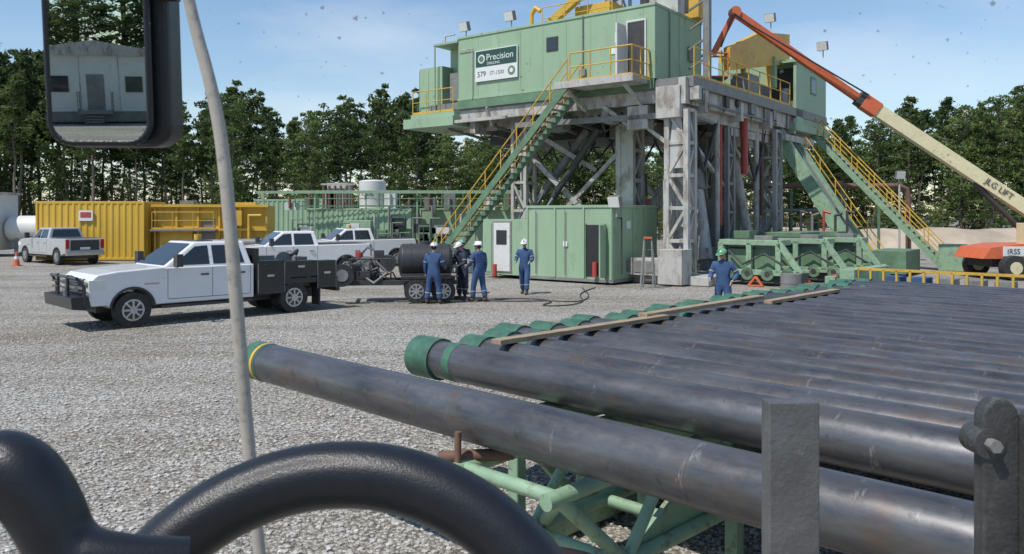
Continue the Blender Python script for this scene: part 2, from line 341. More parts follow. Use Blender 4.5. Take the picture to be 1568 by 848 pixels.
b.beam((-2.3,.0,7.0),(-1.2,.4,6.1),.16,.16,steelw); b.box(-1.2,-.3,.0,.5,6.0,6.9,steelw); b.box(-5.2,-4.4,.2,.8,6.2,6.9,steelg)
for i in range(9): xx=-9.5+i*1.1; b.tube([(xx,.6,6.8),(xx+.15,.9,6.1+.15*(i%3)),(xx+.9,1.4,6.6)],.04,darks,6)
b.obj('drill_floor',rig,.01)
# legs
b=MB()
def lattice(x,y,z0,z1,w,d,m=steelw,t=.16,f=.7):
    for i in(-1,1):
        for j in(-1,1): b.beam((x+i*w/2,y+j*d/2,z0),(x+i*w/2,y+j*d/2,z1),t,t,m)
    n=int((z1-z0)/1.1)
    for k in range(n+1):
        z=z0+(z1-z0)*k/n
        for j in(-1,1): b.beam((x-w/2,y+j*d/2,z),(x+w/2,y+j*d/2,z),t*f,t*f,m)
        for i in(-1,1): b.beam((x+i*w/2,y-d/2,z),(x+i*w/2,y+d/2,z),t*f,t*f,m)
        if k<n:
            z2=z0+(z1-z0)*(k+1)/n; s_=1 if k%2 else -1
            for j in(-1,1): b.beam((x-s_*w/2,y+j*d/2,z),(x+s_*w/2,y+j*d/2,z2),t*.6,t*.6,m)
            for i in(-1,1): b.beam((x+i*w/2,y-s_*d/2,z),(x+i*w/2,y+s_*d/2,z2),t*.6,t*.6,m)
lattice(.95,.3,.4,6.6,.8,.6,t=.2); lattice(.9,9.9,.3,6.6,.75,.7,t=.2); lattice(-2.3,2.2,.3,6.6,.6,.8,t=.24); lattice(.7,5.0,.3,6.4,.5,.6,steelg,t=.2)
lattice(-7.2,1.2,.3,6.6,.7,.7); lattice(-6.8,9.8,.3,6.5,.7,.7,steelg); lattice(-2.5,9.8,.3,6.5,.6,.6,steelg)
b.box(-2.6,-2.0,1.72,1.8,.4,6.6,steelw); b.box(-.05,.45,.8,1.1,0,4.2,steelw); b.prism([(.55,4.4),(1.35,4.4),(1.1,6.5),(.8,6.5)],-.02,.05,steelw)
for p,q,w in [((-7.2,1.2,5.6),(-2.3,2.2,.8),.22),((-2.3,2.2,5.8),(-7.2,1.2,.9),.18),((-7.2,9.8,6),(-2.5,9.8,.6),.22),((-2.5,9.8,6),(-7,9.8,.6),.2),((.9,9.9,3),(.7,5,6.2),.16),((-6.5,1,6.3),(-4.2,2.5,4.6),.2),((-2.4,8,6.5),(-2.6,2.6,1),.2),((.95,.8,5.8),(.8,4.8,3.8),.14),((-.9,.3,6.4),(.5,.3,5.3),.14)]:
    b.beam(p,q,w,w,steelw)
b.cyl((-4.6,2.4,6.4),(-6.6,1.8,3.6),.19,steelg,12); b.cyl((-6.6,1.8,3.6),(-8.0,1.5,1.2),.12,chrome,12)
b.cyl((-3.4,1.4,6.3),(-5.6,1.2,3.4),.15,darks,12); b.cyl((-5.6,1.2,3.4),(-6.9,1.1,1.6),.08,chrome,12)
b.cyl((-.3,2.6,5.9),(.3,1.4,1.0),.24,steelw,14); b.cyl((0.2,3.1,4.0),(.9,2.6,.8),.34,steelw,14); b.cyl((.1,3.2,4.4),(.3,3.05,3.6),.42,steelg,14)
b.cyl((.3,6.4,6.5),(1.0,7.4,.6),.22,steelw,14); b.cyl((1.2,6.0,7.0),(1.2,6.0,4.4),.16,redp,12); b.cyl((.2,7,6.8),(.2,7,2),.13,redp,12)
b.cyl((1.0,3.6,6.8),(1.0,3.6,1.2),.1,steelw,10); b.cyl((.9,4.1,6.8),(.9,4.1,2.2),.09,redp,10); b.cyl((1.0,7.9,6.8),(1.0,7.9,.6),.12,steelw,10); b.cyl((1.0,8.6,6.8),(1.0,8.6,2.6),.09,brown,10)
b.tube([(.9,1.2,6.5),(1.1,2.0,4.4),(1.0,3.0,5.5),(1.0,3.6,6.6)],.07,darks,8); b.tube([(.9,6.6,6.5),(1.2,7.2,4.2),(1.1,8.2,5.2),(1.0,9,6.6)],.07,darks,8)
b.box(.2,1.1,2.4,4.4,.4,1.3,steelg); b.box(.1,1.0,6.4,8.8,.4,1.6,green2); b.cyl((.5,5.8,.4),(.5,5.8,3.0),.3,steelw,14)
b.cyl((-4.2,6,6.4),(-4.2,6,.2),.45,darks,14); b.box(-5,-3.4,5.4,6.8,2.2,3.4,redp); b.cyl((-4.2,6,3.6),(-4.2,6,4.6),.6,darks,16)
for i in range(9): b.tube([(-9+i*1.1,4,6.5),(-8.6+i*1.1,4.5,5.3-.3*(i%3)),(-7.8+i*1.1,5,6.4)],.05,darks,6)
b.box(-1.6,-.2,7.2,8.6,.4,3.4,steelg); b.cyl((-.9,8,3.4),(-.9,8,5.0),.3,steelg,12)
b.obj('substructure',rig,.01)
b=MB(); b.box(-11,2.4,-.4,1.6,.02,.35,steelw); b.box(-11,2.4,8.8,11,.02,.35,steelw); b.box(.3,1.7,1.6,8.8,.02,.4,steelw)
b.box(-1.5,.6,-.9,-.35,.35,1.0,steelw); b.box(.62,1.6,-.95,-.1,.05,1.35,steelw)
for i in range(4): b.box(-1.4+i*.5,-1.05+i*.5,-.93,-.9,.45,.9,steelg)
b.obj('base_pontoon',rig,.02)
# top gear
b=MB()
b.box(-5.3,-3.5,2.5,4.6,10.8,12.0,yellow); b.beam((-6.6,1.5,10.8),(-4.3,2.5,12.9),.5,.3,yellow); b.box(-.9,.35,3.2,4.1,10.85,12.4,yellow); b.box(-.8,-.1,3.17,3.2,11.1,12.0,darks)
b.box(-3.2,-1.0,2.6,4.2,10.8,11.3,steelg); b.cyl((-2.1,3.2,11.3),(-2.1,3.2,13),.25,darks,14); b.box(-2.9,-1.4,4.3,5.2,11,13.5,yellow)
b.tube([(-7.0,1.5,10.8),(-7.0,1.5,11.7),(-6.8,1.5,12.0),(-6.5,1.5,11.8)],.1,yellow,8)
b.box(-1.2,.1,1.8,2.4,10.8,11.5,steelw); b.beam((1.0,2.6,7.85),(1.0,2.6,12.6),.26,.26,steelg); b.beam((1.0,2.6,12.3),(.2,3.6,15.5),.25,.25,steelw)
for z in (8.6,9.4,10.2,11): b.beam((.2,2.6,z),(1.0,2.6,z+.4),.08,.08,steelg)
lattice(-5.5,6.6,7.85,20,.9,.9,steelw,.14)
rail(b,[(-10,3.8,10.84),(-1,3.8,10.84)],yellow); rail(b,[(-6.2,1.2,10.84),(-2.6,1.2,10.84)],yellow,1.0)
rail(b,[(1.55,.2,7.85),(1.55,4.3,7.85),(1.55,10.8,7.85)],yellow,1.1)
b.box(-2.0,.9,10.6,10.9,8.8,10.3,green)
b.prism([(5.4,8.9),(13,10.3),(13,11.8),(9,11.2),(5.4,9.9)],.5,.8,yellow,'x'); b.beam((-2,10.9,7.9),(-2,10.9,11),.15,.15,yellow); b.beam((.6,7.4,7.9),(.6,7.4,9.4),.2,.2,yellow); b.beam((.6,10.6,7.9),(.6,10.6,10),.2,.2,yellow)
b.box(.4,1.2,6.4,7.8,7.85,8.9,steelg); b.box(.2,1.1,8.3,9.4,7.85,8.6,darks)
for p in [(-9.8,.2,11.35),(-7.3,.4,11.5),(-3.7,.4,11.9),(.7,10.6,12.2),(2.6,12.5,10.9)]: floodlight(b,p)
b.obj('mast_base_gear',rig,.01)
# right cabin
b=MB(); b.box(-1.2,1.55,12.6,16.5,7.1,10.1,green); b.box(-1.25,1.7,11.5,16.6,10.1,10.25,green); b.box(1.45,1.6,11.6,12.6,7.1,10.1,green)
b.box(-1.1,1.4,12.57,12.6,8.0,10.0,darks); b.box(1.55,1.58,14,14.7,8.9,9.6,glass); b.box(1.55,1.575,13.9,14.8,8.8,9.7,green2)  # first box: dark sheet painted as the cabin's shaded open inside
b.box(-1.2,1.7,11.2,16.6,6.75,7.1,green)
for i in range(5): b.box(-1+i*.5,-.75+i*.5,12.2,12.5,7.2,8.1+.2*(i%3),steelg)
b.cyl((.9,12.0,7.1),(.9,12.0,8.9),.2,steelw,12); b.box(-.9,.2,12.45,12.5,9.7,9.85,lampm)
rail(b,[(-1.2,11.3,7.1),(.4,11.3,7.1)],yellow,1.2,.8)
b.beam((-1.2,11.3,7.1),(-1.2,11.3,10.1),.1,.1,green); b.beam((.4,11.3,7.1),(.4,11.3,10.1),.1,.1,green)
b.obj('control_cabin',rig,.015)
# porch + stairs
b=MB(); b.box(-3.7,-.2,-1.4,0,7.7,7.85,steelw); b.box(-3.75,-.15,-1.45,-1.38,7.65,7.92,steelw)
rail(b,[(-3.0,-1.4,7.85),(-.2,-1.4,7.85),(-.2,-.05,7.85)],yellow,1.15,.9,.03)
b.beam((-3.2,-1.3,7.6),(-3.2,.1,6.9),.12,.12,steelw); b.beam((-.6,-1.3,7.6),(-.6,.1,6.9),.12,.12,steelw)
stairs(b,(-3.1,-1.4,7.8),(-10.7,-1.4,0.1),(0,1.0,0),green2,yellow,34)
b.obj('front_stairway',rig)
b=MB(); stairs(b,(.9,14.6,7.4),(7.5,14.6,.1),(0,1.0,0),greenf,yellow,30); b.obj('rear_stairway',rig)
# v-door slide
b=MB()
for y in(10.5,12.1): b.beam((.2,y,8.0),(5.0,y,.2),.3,.6,greenf)
b.beam((.15,11.3,7.8),(4.95,11.3,.1),1.3,.1,greenf); b.beam((.6,11.0,7.6),(5.0,11.0,.45),.25,.08,wood); b.beam((.6,11.6,7.6),(5.0,11.6,.45),.2,.08,steelg)
for i in range(18):
    t=i/18; b.beam((.25+4.75*t,10.7,7.9-7.6*t),(.25+4.75*t,11.9,7.9-7.6*t),.08,.1,green2)
rail(b,[(1.8,12.3,5.6),(5.4,12.3,.2)],yellow,.9,1.2)
b.obj('pipe_ramp',rig)
# catwalk + equipment at base right
b=MB()
b.box(4.4,6.0,10.3,12.3,.1,.9,greenf)
for x0,y0 in((2.2,1.2),(3.0,4.0),(3.6,6.6)):
    for (p,q) in [((0,0,.5),(3,0,.5)),((0,0,1.6),(2.2,0,1.6)),((3,0,.5),(2.2,0,1.6)),((0,1,.5),(3,1,.5)),((0,1,1.6),(2.2,1,1.6)),((0,0,1.6),(0,1,1.6)),((2.2,0,1.6),(2.2,1,1.6)),((0,0,.5),(0,0,1.6)),((1.1,0,.5),(1.1,0,1.6)),((2.2,0,.5),(2.2,0,1.6))]:
        b.beam(Vector(p)+Vector((x0,y0,0)),Vector(q)+Vector((x0,y0,0)),.2,.2,greenf)
    b.box(x0+.2,x0+2.0,y0+.15,y0+.85,.55,1.35,green2); b.cyl((x0+.2,y0+.5,1.5),(x0+1.2,y0+.5,1.5),.24,darks,16); b.box(x0+1.2,x0+1.9,y0+.2,y0+.8,1.3,1.85,steelg)
    b.tube([(x0+.3,y0-.05,1.3),(x0+.9,y0-.15,.8),(x0+1.7,y0-.1,1.2),(x0+2.4,y0-.1,.8)],.04,darks,6)
    for i in range(4): b.cyl((x0+.3+i*.75,y0-.1,.45),(x0+.3+i*.75,y0+1.1,.45),.24,green2,14); b.cyl((x0+.3+i*.75,y0-.12,.45),(x0+.3+i*.75,y0-.1,.45),.1,darks,10)
    b.box(x0-.1,x0+3.0,y0+.1,y0+.9,.15,.5,darks)
    for i in range(3): b.beam((x0+i*1.2,y0-.3,.04),(x0+.25+i*1.2,y0-.3,.36),.1,.08,orange); b.beam((x0+.5+i*1.2,y0-.3,.04),(x0+.25+i*1.2,y0-.3,.36),.1,.08,orange); b.box(x0-.05+i*1.2,x0+.55+i*1.2,y0-.4,y0-.2,.01,.06,orange)
b.box(2.0,3.8,5.5,8.0,.3,1.9,green2); b.box(2,4.4,8.6,10.2,.2,1.9,green2); b.box(1.9,2.6,3.0,3.8,.3,2.0,green2)
b.box(5.6,7.0,9.2,12.0,.1,1.1,green2); b.box(7.6,8.6,12.8,14,.1,1.3,greenf)
for i in range(6): b.tube([(2.2+i*.5,8.9,1.9),(2.2+i*.5,8.9,2.6+.2*(i%2)),(2.5+i*.5,8.9,2.7)],.06,random.choice([darks,steelg,redp]),8)
b.obj('catwalk_machinery',rig,.015)
# shed container at base
sh=empty('green_shed_container',(3.75,29.9,0),RA)
b=MB(); b.box(-4.0,0,0,3.5,.15,2.95,green); b.box(-6.4,-4.0,.15,3.0,.15,2.45,green)
b.box(-4.03,.03,-.03,3.53,.08,.2,steelg); b.box(-4.04,.04,-.04,3.54,2.9,3.0,green)
for x in(-3.95,-2.6,-1.27,-.06): b.box(x-.04,x+.04,-.05,0,.2,2.9,green)
b.box(-1.15,-.35,-.03,-.004,.3,2.25,blackp); b.box(-1.2,-1.15,-.06,0,.25,2.3,green2); b.box(-.35,-.3,-.06,0,.25,2.3,green2)  # first box: black panel painted as shade inside the open shed door
b.box(-.3,-.24,-.5,-.05,.3,2.25,green); b.cyl((-.7,-.12,.3),(-.7,-.12,.85),.1,redp,12)
for x in(-3.5,-2.1): b.cyl((x,-.07,.3),(x,-.07,2.8),.02,steelg,6)
b.box(-2.2,-2.0,-.055,-.03,1.4,1.6,signw)
b.box(-5.8,-4.95,.10,.148,.3,2.3,whited); b.box(-5.65,-5.1,.085,.1,1.4,2.0,glass); b.box(-5.88,-4.87,.12,.149,.25,2.38,steelg)
b.box(-6.4,-5.95,.12,.149,.25,2.3,green); b.cyl((-5.5,-.2,.1),(-5.5,-.2,.6),.1,redp,12)
for y in(.6,1.5,2.4): b.box(-.0,.03,y,y+.05,.2,2.9,green)
b.box(.0,.03,1.0,1.3,2.1,2.4,signw); b.tube([(0.03,.4,2.5),(.15,.4,2.5),(.15,.4,.4)],.03,darks,6)
floodlight(b,(.1,.1,3.15)); b.obj('container_body',sh,.012)
b=MB(); 
for y in(0,.45):
    b.beam((0,y,0),(.35,y+(.1 if y==0 else -.1),1.8),.06,.03,steelg); b.beam((.8,y,0),(.42,y+(.1 if y==0 else -.1),1.8),.05,.03,steelg)
for i in range(1,7): b.beam((.35*i/6.5,.02+.1*i/7,1.8*i/6.5),(.35*i/6.5,.43-.1*i/7,1.8*i/6.5),.08,.02,steelg)
b.box(.25,.5,.08,.37,1.78,1.84,orange); b.obj('step_ladder',loc=(4.75,29.1,0),rotz=RA-1.2)
# ------------------------------------------------------------------ boom lift
bl=empty('boom_lift',(0,0,0))
b=MB()
A=Vector((8.75,35.0,9.6));B=Vector((9.65,34.8,11.4));C=Vector((15.4,35,7.5));D=Vector((23.3,33.7,1.75))
b.beam(A,B,.24,.26,orange); b.beam(B,C,.28,.32,orange); b.beam(C,D,.45,.55,cream); b.beam(C+(B-C)*.02,C+(D-C)*.06,.55,.62,orange); b.beam(C,C+(B-C)*.06,.5,.55,darks)
b.cyl(B-Vector((0,.2,0)),B+Vector((0,.2,0)),.24,orange,16)
b.tube([A+Vector((.3,-.2,.3)),B+Vector((-.1,-.25,-.1)),B+Vector((.6,-.25,-.6)),C+Vector((0,-.35,.3))],.04,darks,6)
b.cyl(C+(D-C)*.55-Vector((0,0,.35)),Vector((22.6,33.9,.9)),.12,darks,10)
for p,q in [((8.3,34.6,8.6),(9.3,34.6,8.6)),((8.3,34.6,9.6),(9.3,34.6,9.6)),((8.3,35.4,9.6),(9.3,35.4,9.6)),((8.3,34.6,8.6),(8.3,34.6,9.6)),((9.3,34.6,8.6),(9.3,34.6,9.6)),((8.3,34.6,9.6),(8.3,35.4,9.6)),((9.3,34.6,9.6),(9.3,35.4,9.6)),((9.3,35.4,8.6),(9.3,35.4,9.6))]: b.cyl(p,q,.035,orange,8)
b.box(8.3,9.3,34.6,35.4,8.5,8.6,darks)
b.obj('boom',bl,.02)
b=MB()
b.prism([(19.0,.85),(19.3,1.3),(20.4,1.45),(22.0,1.45),(24.5,1.3),(24.5,.8)],32.4,34.6,orange); b.box(20.9,24,32.5,33.3,1.3,2.3,cream); b.box(19.5,24.2,32.7,34.4,.5,.85,darks)
b.box(19.8,20.8,32.37,32.4,.95,1.35,signw)
for x in(20.1,23.4):
    for y in(32.2,34.8): b.cyl((x,y-.2,.5),(x,y+.2,.5),.5,blackr,22); b.cyl((x,y-.22,.5),(x,y+.22,.5),.25,cream,14)
b.obj('lift_chassis',bl,.03)
def ang(p,q): d=q-p; return math.atan2(d.z,(d.xy).length)
text('JLG LIFT',.36,(C+(D-C)*.58+Vector((0,-.26,-.15))),(math.pi/2,-ang(C,D),math.atan2(D.y-C.y,D.x-C.x)),darks,bl,'boom_lettering')
text('IRSS',.3,(19.95,32.36,1.05),R90,darks,bl,'chassis_lettering')
# ------------------------------------------------------------------ pipes & rack
PR=math.radians(-44.7); OD=.17
pm=bpy.data.materials.new('casing_steel'); pm.use_nodes=True
def pipemat(m):
    nt=m.node_tree;N=nt.nodes;L=nt.links;b=N['Principled BSDF']; tc=N.new('ShaderNodeTexCoord'); oi=N.new('ShaderNodeObjectInfo')
    cb=N.new('ShaderNodeCombineXYZ'); ml=N.new('ShaderNodeMath'); ml.operation='MULTIPLY'; ml.inputs[1].default_value=57
    L.new(oi.outputs['Random'],ml.inputs[0]); L.new(ml.outputs[0],cb.inputs[0])
    def mapn(sc):
        mp=N.new('ShaderNodeMapping'); mp.inputs['Scale'].default_value=sc; L.new(cb.outputs[0],mp.inputs['Location']); L.new(tc.outputs['Object'],mp.inputs['Vector']); return mp
    def nz(sc,det,src,ro=.65):
        n=N.new('ShaderNodeTexNoise'); n.inputs['Scale'].default_value=sc; n.inputs['Detail'].default_value=det; n.inputs['Roughness'].default_value=ro; L.new(src.outputs[0],n.inputs['Vector']); return n
    def ramp(src,p0,p1,c0=(0,0,0,1),c1=(1,1,1,1)):
        r=N.new('ShaderNodeValToRGB'); r.color_ramp.elements[0].position=p0; r.color_ramp.elements[1].position=p1; r.color_ramp.elements[0].color=c0; r.color_ramp.elements[1].color=c1; L.new(src.outputs['Fac'],r.inputs['Fac']); return r
    def mixc(a,fac,amt,col):
        q=N.new('ShaderNodeMath'); q.operation='MULTIPLY'; q.inputs[1].default_value=amt; L.new(fac.outputs['Color'],q.inputs[0])
        mx=N.new('ShaderNodeMixRGB'); mx.inputs['Color2'].default_value=col; L.new(a.outputs['Color'],mx.inputs['Color1']); L.new(q.outputs[0],mx.inputs['Fac']); return mx
    ma=mapn((.8,3.5,3.5)); mb=mapn((7,1.5,1.5)); mc=mapn((1,1,1))
    base=ramp(nz(1.6,8,ma,.7),.3,.75,(.045,.045,.05,1),(.17,.17,.175,1))
    n2=nz(1.5,9,mc,.8); c=mixc(base,ramp(n2,.52,.72),.75,(.16,.10,.065,1))
    n4=nz(9,6,mc,.7); c=mixc(c,ramp(n4,.60,.72),.75,(.03,.029,.03,1))
    n3=nz(2.2,9,mb,.75); c=mixc(c,ramp(n3,.61,.68),.55,(.36,.34,.31,1))
    n5=nz(1.3,9,mb,.7); c=mixc(c,ramp(n5,.62,.74),.8,(.17,.085,.045,1))
    L.new(c.outputs['Color'],b.inputs['Base Color']); b.inputs['Metallic'].default_value=.45
    rr=N.new('ShaderNodeMapRange'); rr.inputs['From Min'].default_value=.3; rr.inputs['From Max'].default_value=.7; rr.inputs['To Min'].default_value=.26; rr.inputs['To Max'].default_value=.46; L.new(n4.outputs['Fac'],rr.inputs['Value']); L.new(rr.outputs[0],b.inputs['Roughness'])
    b.inputs['Specular IOR Level'].default_value=.8
    bp=N.new('ShaderNodeBump'); bp.inputs['Strength'].default_value=.12; bp.inputs['Distance'].default_value=.004; L.new(n4.outputs['Fac'],bp.inputs['Height']); L.new(bp.outputs['Normal'],b.inputs['Normal'])
pipemat(pm)
def ring(b,x0,x1,r,m,ri=None,n=48):
    vs=[];
    for x,rr in((x0,r),(x1,r)):
        for i in range(n): t=2*math.pi*i/n; vs.append((x,math.cos(t)*rr,math.sin(t)*rr))
    b.add(vs,[(i,(i+1)%n,n+(i+1)%n,n+i) for i in range(n)],m,True)
    if ri:
        for x in(x0,x1):
            vs=[]
            for rr in(r,ri):
                for i in range(n): t=2*math.pi*i/n; vs.append((x,math.cos(t)*rr,math.sin(t)*rr))
            b.add(vs,[(i,(i+1)%n,n+(i+1)%n,n+i) for i in range(n)],m)
def pipe(L,kind):
    b=MB(); ring(b,0,L,OD,pm,OD-.014); ring(b,0,L,OD-.014,darks)
    if kind=='collar': ring(b,-.02,.30,OD+.022,greenp,OD-.01); ring(b,.48,.58,OD+.0025,greenp)
    elif kind=='plain': ring(b,-.01,.15,OD+.004,greenp,OD-.01); ring(b,.15,.19,OD+.005,yellow); ring(b,.19,.23,OD+.002,greenp)
    else: ring(b,-.02,.26,OD+.02,greenp,OD-.01)
    return b.obj('casing_pipe')
d=Vector((math.cos(PR),math.sin(PR),0)); nn=Vector((-math.sin(PR),math.cos(PR),0))
def pipeobj(me_src,x,y,z,dz=0):
    o=bpy.data.objects.new('casing_pipe',me_src.data); S.collection.objects.link(o)
    o.rotation_mode='QUATERNION'; o.rotation_quaternion=Quaternion((0,0,1),PR+dz)@Quaternion((1,0,0),random.uniform(0,6.28)); p=d*x+nn*y; o.location=(p.x,p.y,z)
p1=pipe(12,'plain'); p2=pipe(12,'collar'); p3=pipe(12,'short')
Z0=1.27
def setp(o,x,y,z,r=1.): 
    o.rotation_mode='QUATERNION'; o.rotation_quaternion=Quaternion((0,0,1),PR)@Quaternion((1,0,0),r); p=d*x+nn*y; o.location=(p.x,p.y,z)
setp(p1,-6.85,3.61,Z0); setp(p2,-5.98,4.82,Z0,2.4); setp(p3,-5.72,5.22,Z0)
y=5.62
while y<14.9:
    pipeobj(random.choice([p2,p3,p3]),-5.95+random.uniform(-.12,.16),y,Z0,random.uniform(-.001,.001)); y+=.385
rk=empty('pipe_rack',(0,0,0),PR)
b=MB()
for x in(-4.3,-.2,4.5):
    for y0,y1 in((4.4,10.0),(10.2,15.3)):
        b.beam((x,y0,Z0-OD-.09),(x,y1,Z0-OD-.09),.2,.16,greenf); b.beam((x,y0,.12),(x,y1,.12),.2,.16,greenf)
        n=7
        for i in range(n+1):
            yy=y0+(y1-y0)*i/n; b.beam((x,yy,.1),(x,yy,Z0-OD-.1),.1,.1,greenf)
            if i<n: b.beam((x,yy,.15 if i%2 else .95),(x,yy+(y1-y0)/n,.95 if i%2 else .15),.07,.07,greenf)
b.obj('rack_beams',rk,.01)
b=MB()
for x in(-3.85,-3.05):
    b.cyl((x,3.75,.42),(x,6.0,.42),.05,greenf,14); b.cyl((x,3.35,.98),(x,5.6,1.02),.05,greenf,14)
    b.cyl((x,3.45,.98),(x,4.1,.42),.045,greenf,12); b.cyl((x,4.1,.42),(x,4.6,.98),.04,greenf,12); b.cyl((x,4.6,.98),(x,5.2,.42),.04,greenf,12)
    b.box(x-.05,x+.05,4.0,4.1,0,.4,greenf); b.box(x-.05,x+.05,5.4,5.5,0,.4,greenf)
for y in(3.45,4.3,5.2): b.cyl((-3.85,y,.98),(-3.05,y,.98),.045,greenf,12); b.cyl((-3.85,y+.6,.42),(-3.05,y+.6,.42),.045,greenf,12)
b.cyl((-4.1,4.15,.36),(-1.6,3.75,.42),.06,brown,14); b.cyl((-3.05,3.5,.98),(-3.85,4.2,.42),.04,greenf,10)
b.prism([(4.2,.44),(5.3,.98),(5.3,.44)],-3.12,-3.08,greenf,'x'); b.cyl((-3.85,3.4,1.0),(-3.85,3.4,1.22),.022,brown,8); b.cyl((-3.98,3.35,1.04),(-3.7,3.75,1.04),.04,brown,10)
b.obj('tubular_rack_arm',rk)
b=MB()
for x,y0,y1,z in((-5.15,5.0,7.6,1.47),(-5.2,7.3,10.1,1.50),(-5.05,9.9,12.2,1.46)):
    b.beam((x,y0,z),(x+random.uniform(-.08,.08),y1,z),.12,.045,wood)
b.obj('wooden_board',rk,.004)
# yellow catwalk edge
b=MB(); GY=16.6
b.beam((-6.5,GY,1.52),(6,GY,1.52),.05,.05,yellow); b.beam((-6.5,GY,1.12),(6,GY,1.12),.05,.05,yellow)
for x in np.arange(-6.5,6,.25): b.beam((x,GY,1.1),(x,GY,1.52),.05,.04,yellow)
b.box(-6.5,6,GY+.05,GY+1.8,.85,1.08,green2); b.box(-6.8,-6.5,GY-.2,GY+1.8,.0,1.5,greenf); b.box(-6.8,-6.6,GY-.9,GY-.75,0,1.4,greenf)
for x in np.arange(-6.3,6,2): b.box(x,x+.15,GY+.1,GY+1.7,0,.85,greenf)
for i in range(9): b.box(-6.2+i*.5,-5.9+i*.5,GY+.6,GY+1,1.08,1.35,random.choice([steelg,blue,steelw]))
b.obj('catwalk_guard_rail',rk)
# ------------------------------------------------------------------ vehicles
def wheel(b,x,y,r=.41,w=.26,side=1,rim=rimm):
    b.cyl((x,y-w/2,r),(x,y+w/2,r),r,blackr,28)
    o=y+side*w/2
    b.cyl((x,o-.02*side,r),(x,o+.008*side,r),r*.62,rim,22); b.cyl((x,o,r),(x,o+.012*side,r),r*.52,darks,20); b.cyl((x,o,r),(x,o+.04*side,r),r*.22,rim,14)
    for k in range(8):
        t=k*math.pi/4; b.beam((x+math.cos(t)*r*.15,o+.012*side,r+math.sin(t)*r*.15),(x+math.cos(t)*r*.58,o+.012*side,r+math.sin(t)*r*.58),.05,.03,rim,up=(0,1,0))
def pickup(name,loc,h,paint,service=False,beacon=False):
    e=empty(name,loc,math.atan2(h[1],h[0]))
    xf,xr=1.95,-2.2; W=.98; b=MB()
    def arc(cx,r=.50,z=.43): return [(cx+math.cos(t)*r,z+math.sin(t)*r) for t in np.linspace(0.08,math.pi-.08,12)]
    front=[(2.86,.55),(2.9,.8),(2.88,1.12),(2.72,1.26),(2.3,1.32),(1.25,1.38)]
    if service: top=[(1.2,1.36),(-1.05,1.36)]; bot=[(-1.05,.5)]
    else: top=[(1.2,1.36),(-1.02,1.38),(-3.22,1.40),(-3.27,1.2),(-3.27,.62)]; bot=arc(xr)[::-1]; bot=[(xr-.6,.55)]+bot+[(xr+.6,.5)]
    bot2=[(xf-.55,.5)]+arc(xf)[::-1]+[(xf+.55,.55)]
    b.prism(front+top+bot+bot2,-W,W,paint); b.obj('body',e,.05,3)
    b=MB()
    zb,zt=1.34,1.95; xb0,xb1=1.28,-1.03; xt0,xt1=.42,-.88; yb,yt=.93,.74
    vs=[(xb0,-yb,zb),(xb0,yb,zb),(xb1,yb,zb),(xb1,-yb,zb),(xt0,-yt,zt),(xt0,yt,zt),(xt1,yt,zt),(xt1,-yt,zt)]
    b.add(vs,[(0,1,2,3),(4,5,6,7),(0,1,5,4),(1,2,6,5),(2,3,7,6),(3,0,4,7)],paint); b.obj('cab',e,.05,3)
    b=MB()
    def sp(x,z,s_,o=.008): t=(z-zb)/(zt-zb); return (x,s_*(yb+(yt-yb)*t+o),z)
    for s_ in(-1,1):
        b.poly([sp(1.0,1.40,s_),sp(.42,1.84,s_),sp(.10,1.86,s_),sp(.10,1.40,s_)],glass)
        b.poly([sp(.0,1.40,s_),sp(.0,1.86,s_),sp(-.72,1.86,s_),sp(-.82,1.40,s_)],glass)
        for x in(.05,-.95,1.15): b.box(x-.006,x+.006,s_*W-.004,s_*W+.004,.62,1.33,darks)
        b.box(-.95,1.15,s_*W-.003,s_*W+.003,.60,.615,darks)
        for x in(.15,-.8): b.box(x,x+.2,min(s_*W,s_*(W+.035)),max(s_*W,s_*(W+.035)),1.14,1.18,darks if service else chrome)
        b.beam((.98,s_*.93,1.42),(.98,s_*1.15,1.46),.05,.05,darks); b.box(.93,1.08,min(s_*1.12,s_*1.34),max(s_*1.12,s_*1.34),1.38,1.68,darks)
        b.box(2.55,2.90,min(s_*.64,s_*.985),max(s_*.64,s_*.985),.93,1.14,lampm); b.box(2.88,2.915,min(s_*.7,s_*.95),max(s_*.7,s_*.95),.98,1.1,chrome)
        b.box(-1.0,1.3,min(s_*.82,s_*1.02),max(s_*.82,s_*1.02),.40,.46,darks)
        b.box(1.35,1.7,s_*W-.004,s_*W+.006,.98,1.02,chrome)
        for cx in ([xf] if service else [xf,xr]):
            A=[(cx+math.cos(t)*.5,.43+math.sin(t)*.5) for t in np.linspace(.1,math.pi-.1,13)]
            for p,q in zip(A[:-1],A[1:]): b.beam((p[0],s_*(W+.002),p[1]),(q[0],s_*(W+.002),q[1]),.03,.05,darks)
    def wp(y,t,o=.01):
        return (xb0+(xt0-xb0)*t+o*.6,y*(yb+(yt-yb)*t),zb+(zt-zb)*t+o)
    b.poly([wp(-.92,.1),wp(.92,.1),wp(.9,.92),wp(-.9,.92)],glass)
    b.poly([(xb1-.005-.0,-.75,1.45),(xb1-.005,.75,1.45),(xt1-.045,.62,1.86),(xt1-.045,-.62,1.86)],glass)
    b.box(2.86,2.925,-.62,.62,.74,1.16,darks); b.box(2.9,2.95,-.6,.6,.92,.98,chrome); b.box(2.9,2.94,-.62,.62,1.13,1.17,chrome)
    for i in range(5): b.box(2.92,2.935,-.6,.6,.77+i*.075,.785+i*.075,chrome)
    b.box(2.8,3.02,-.96,.96,.50,.74,darks if service else chrome)
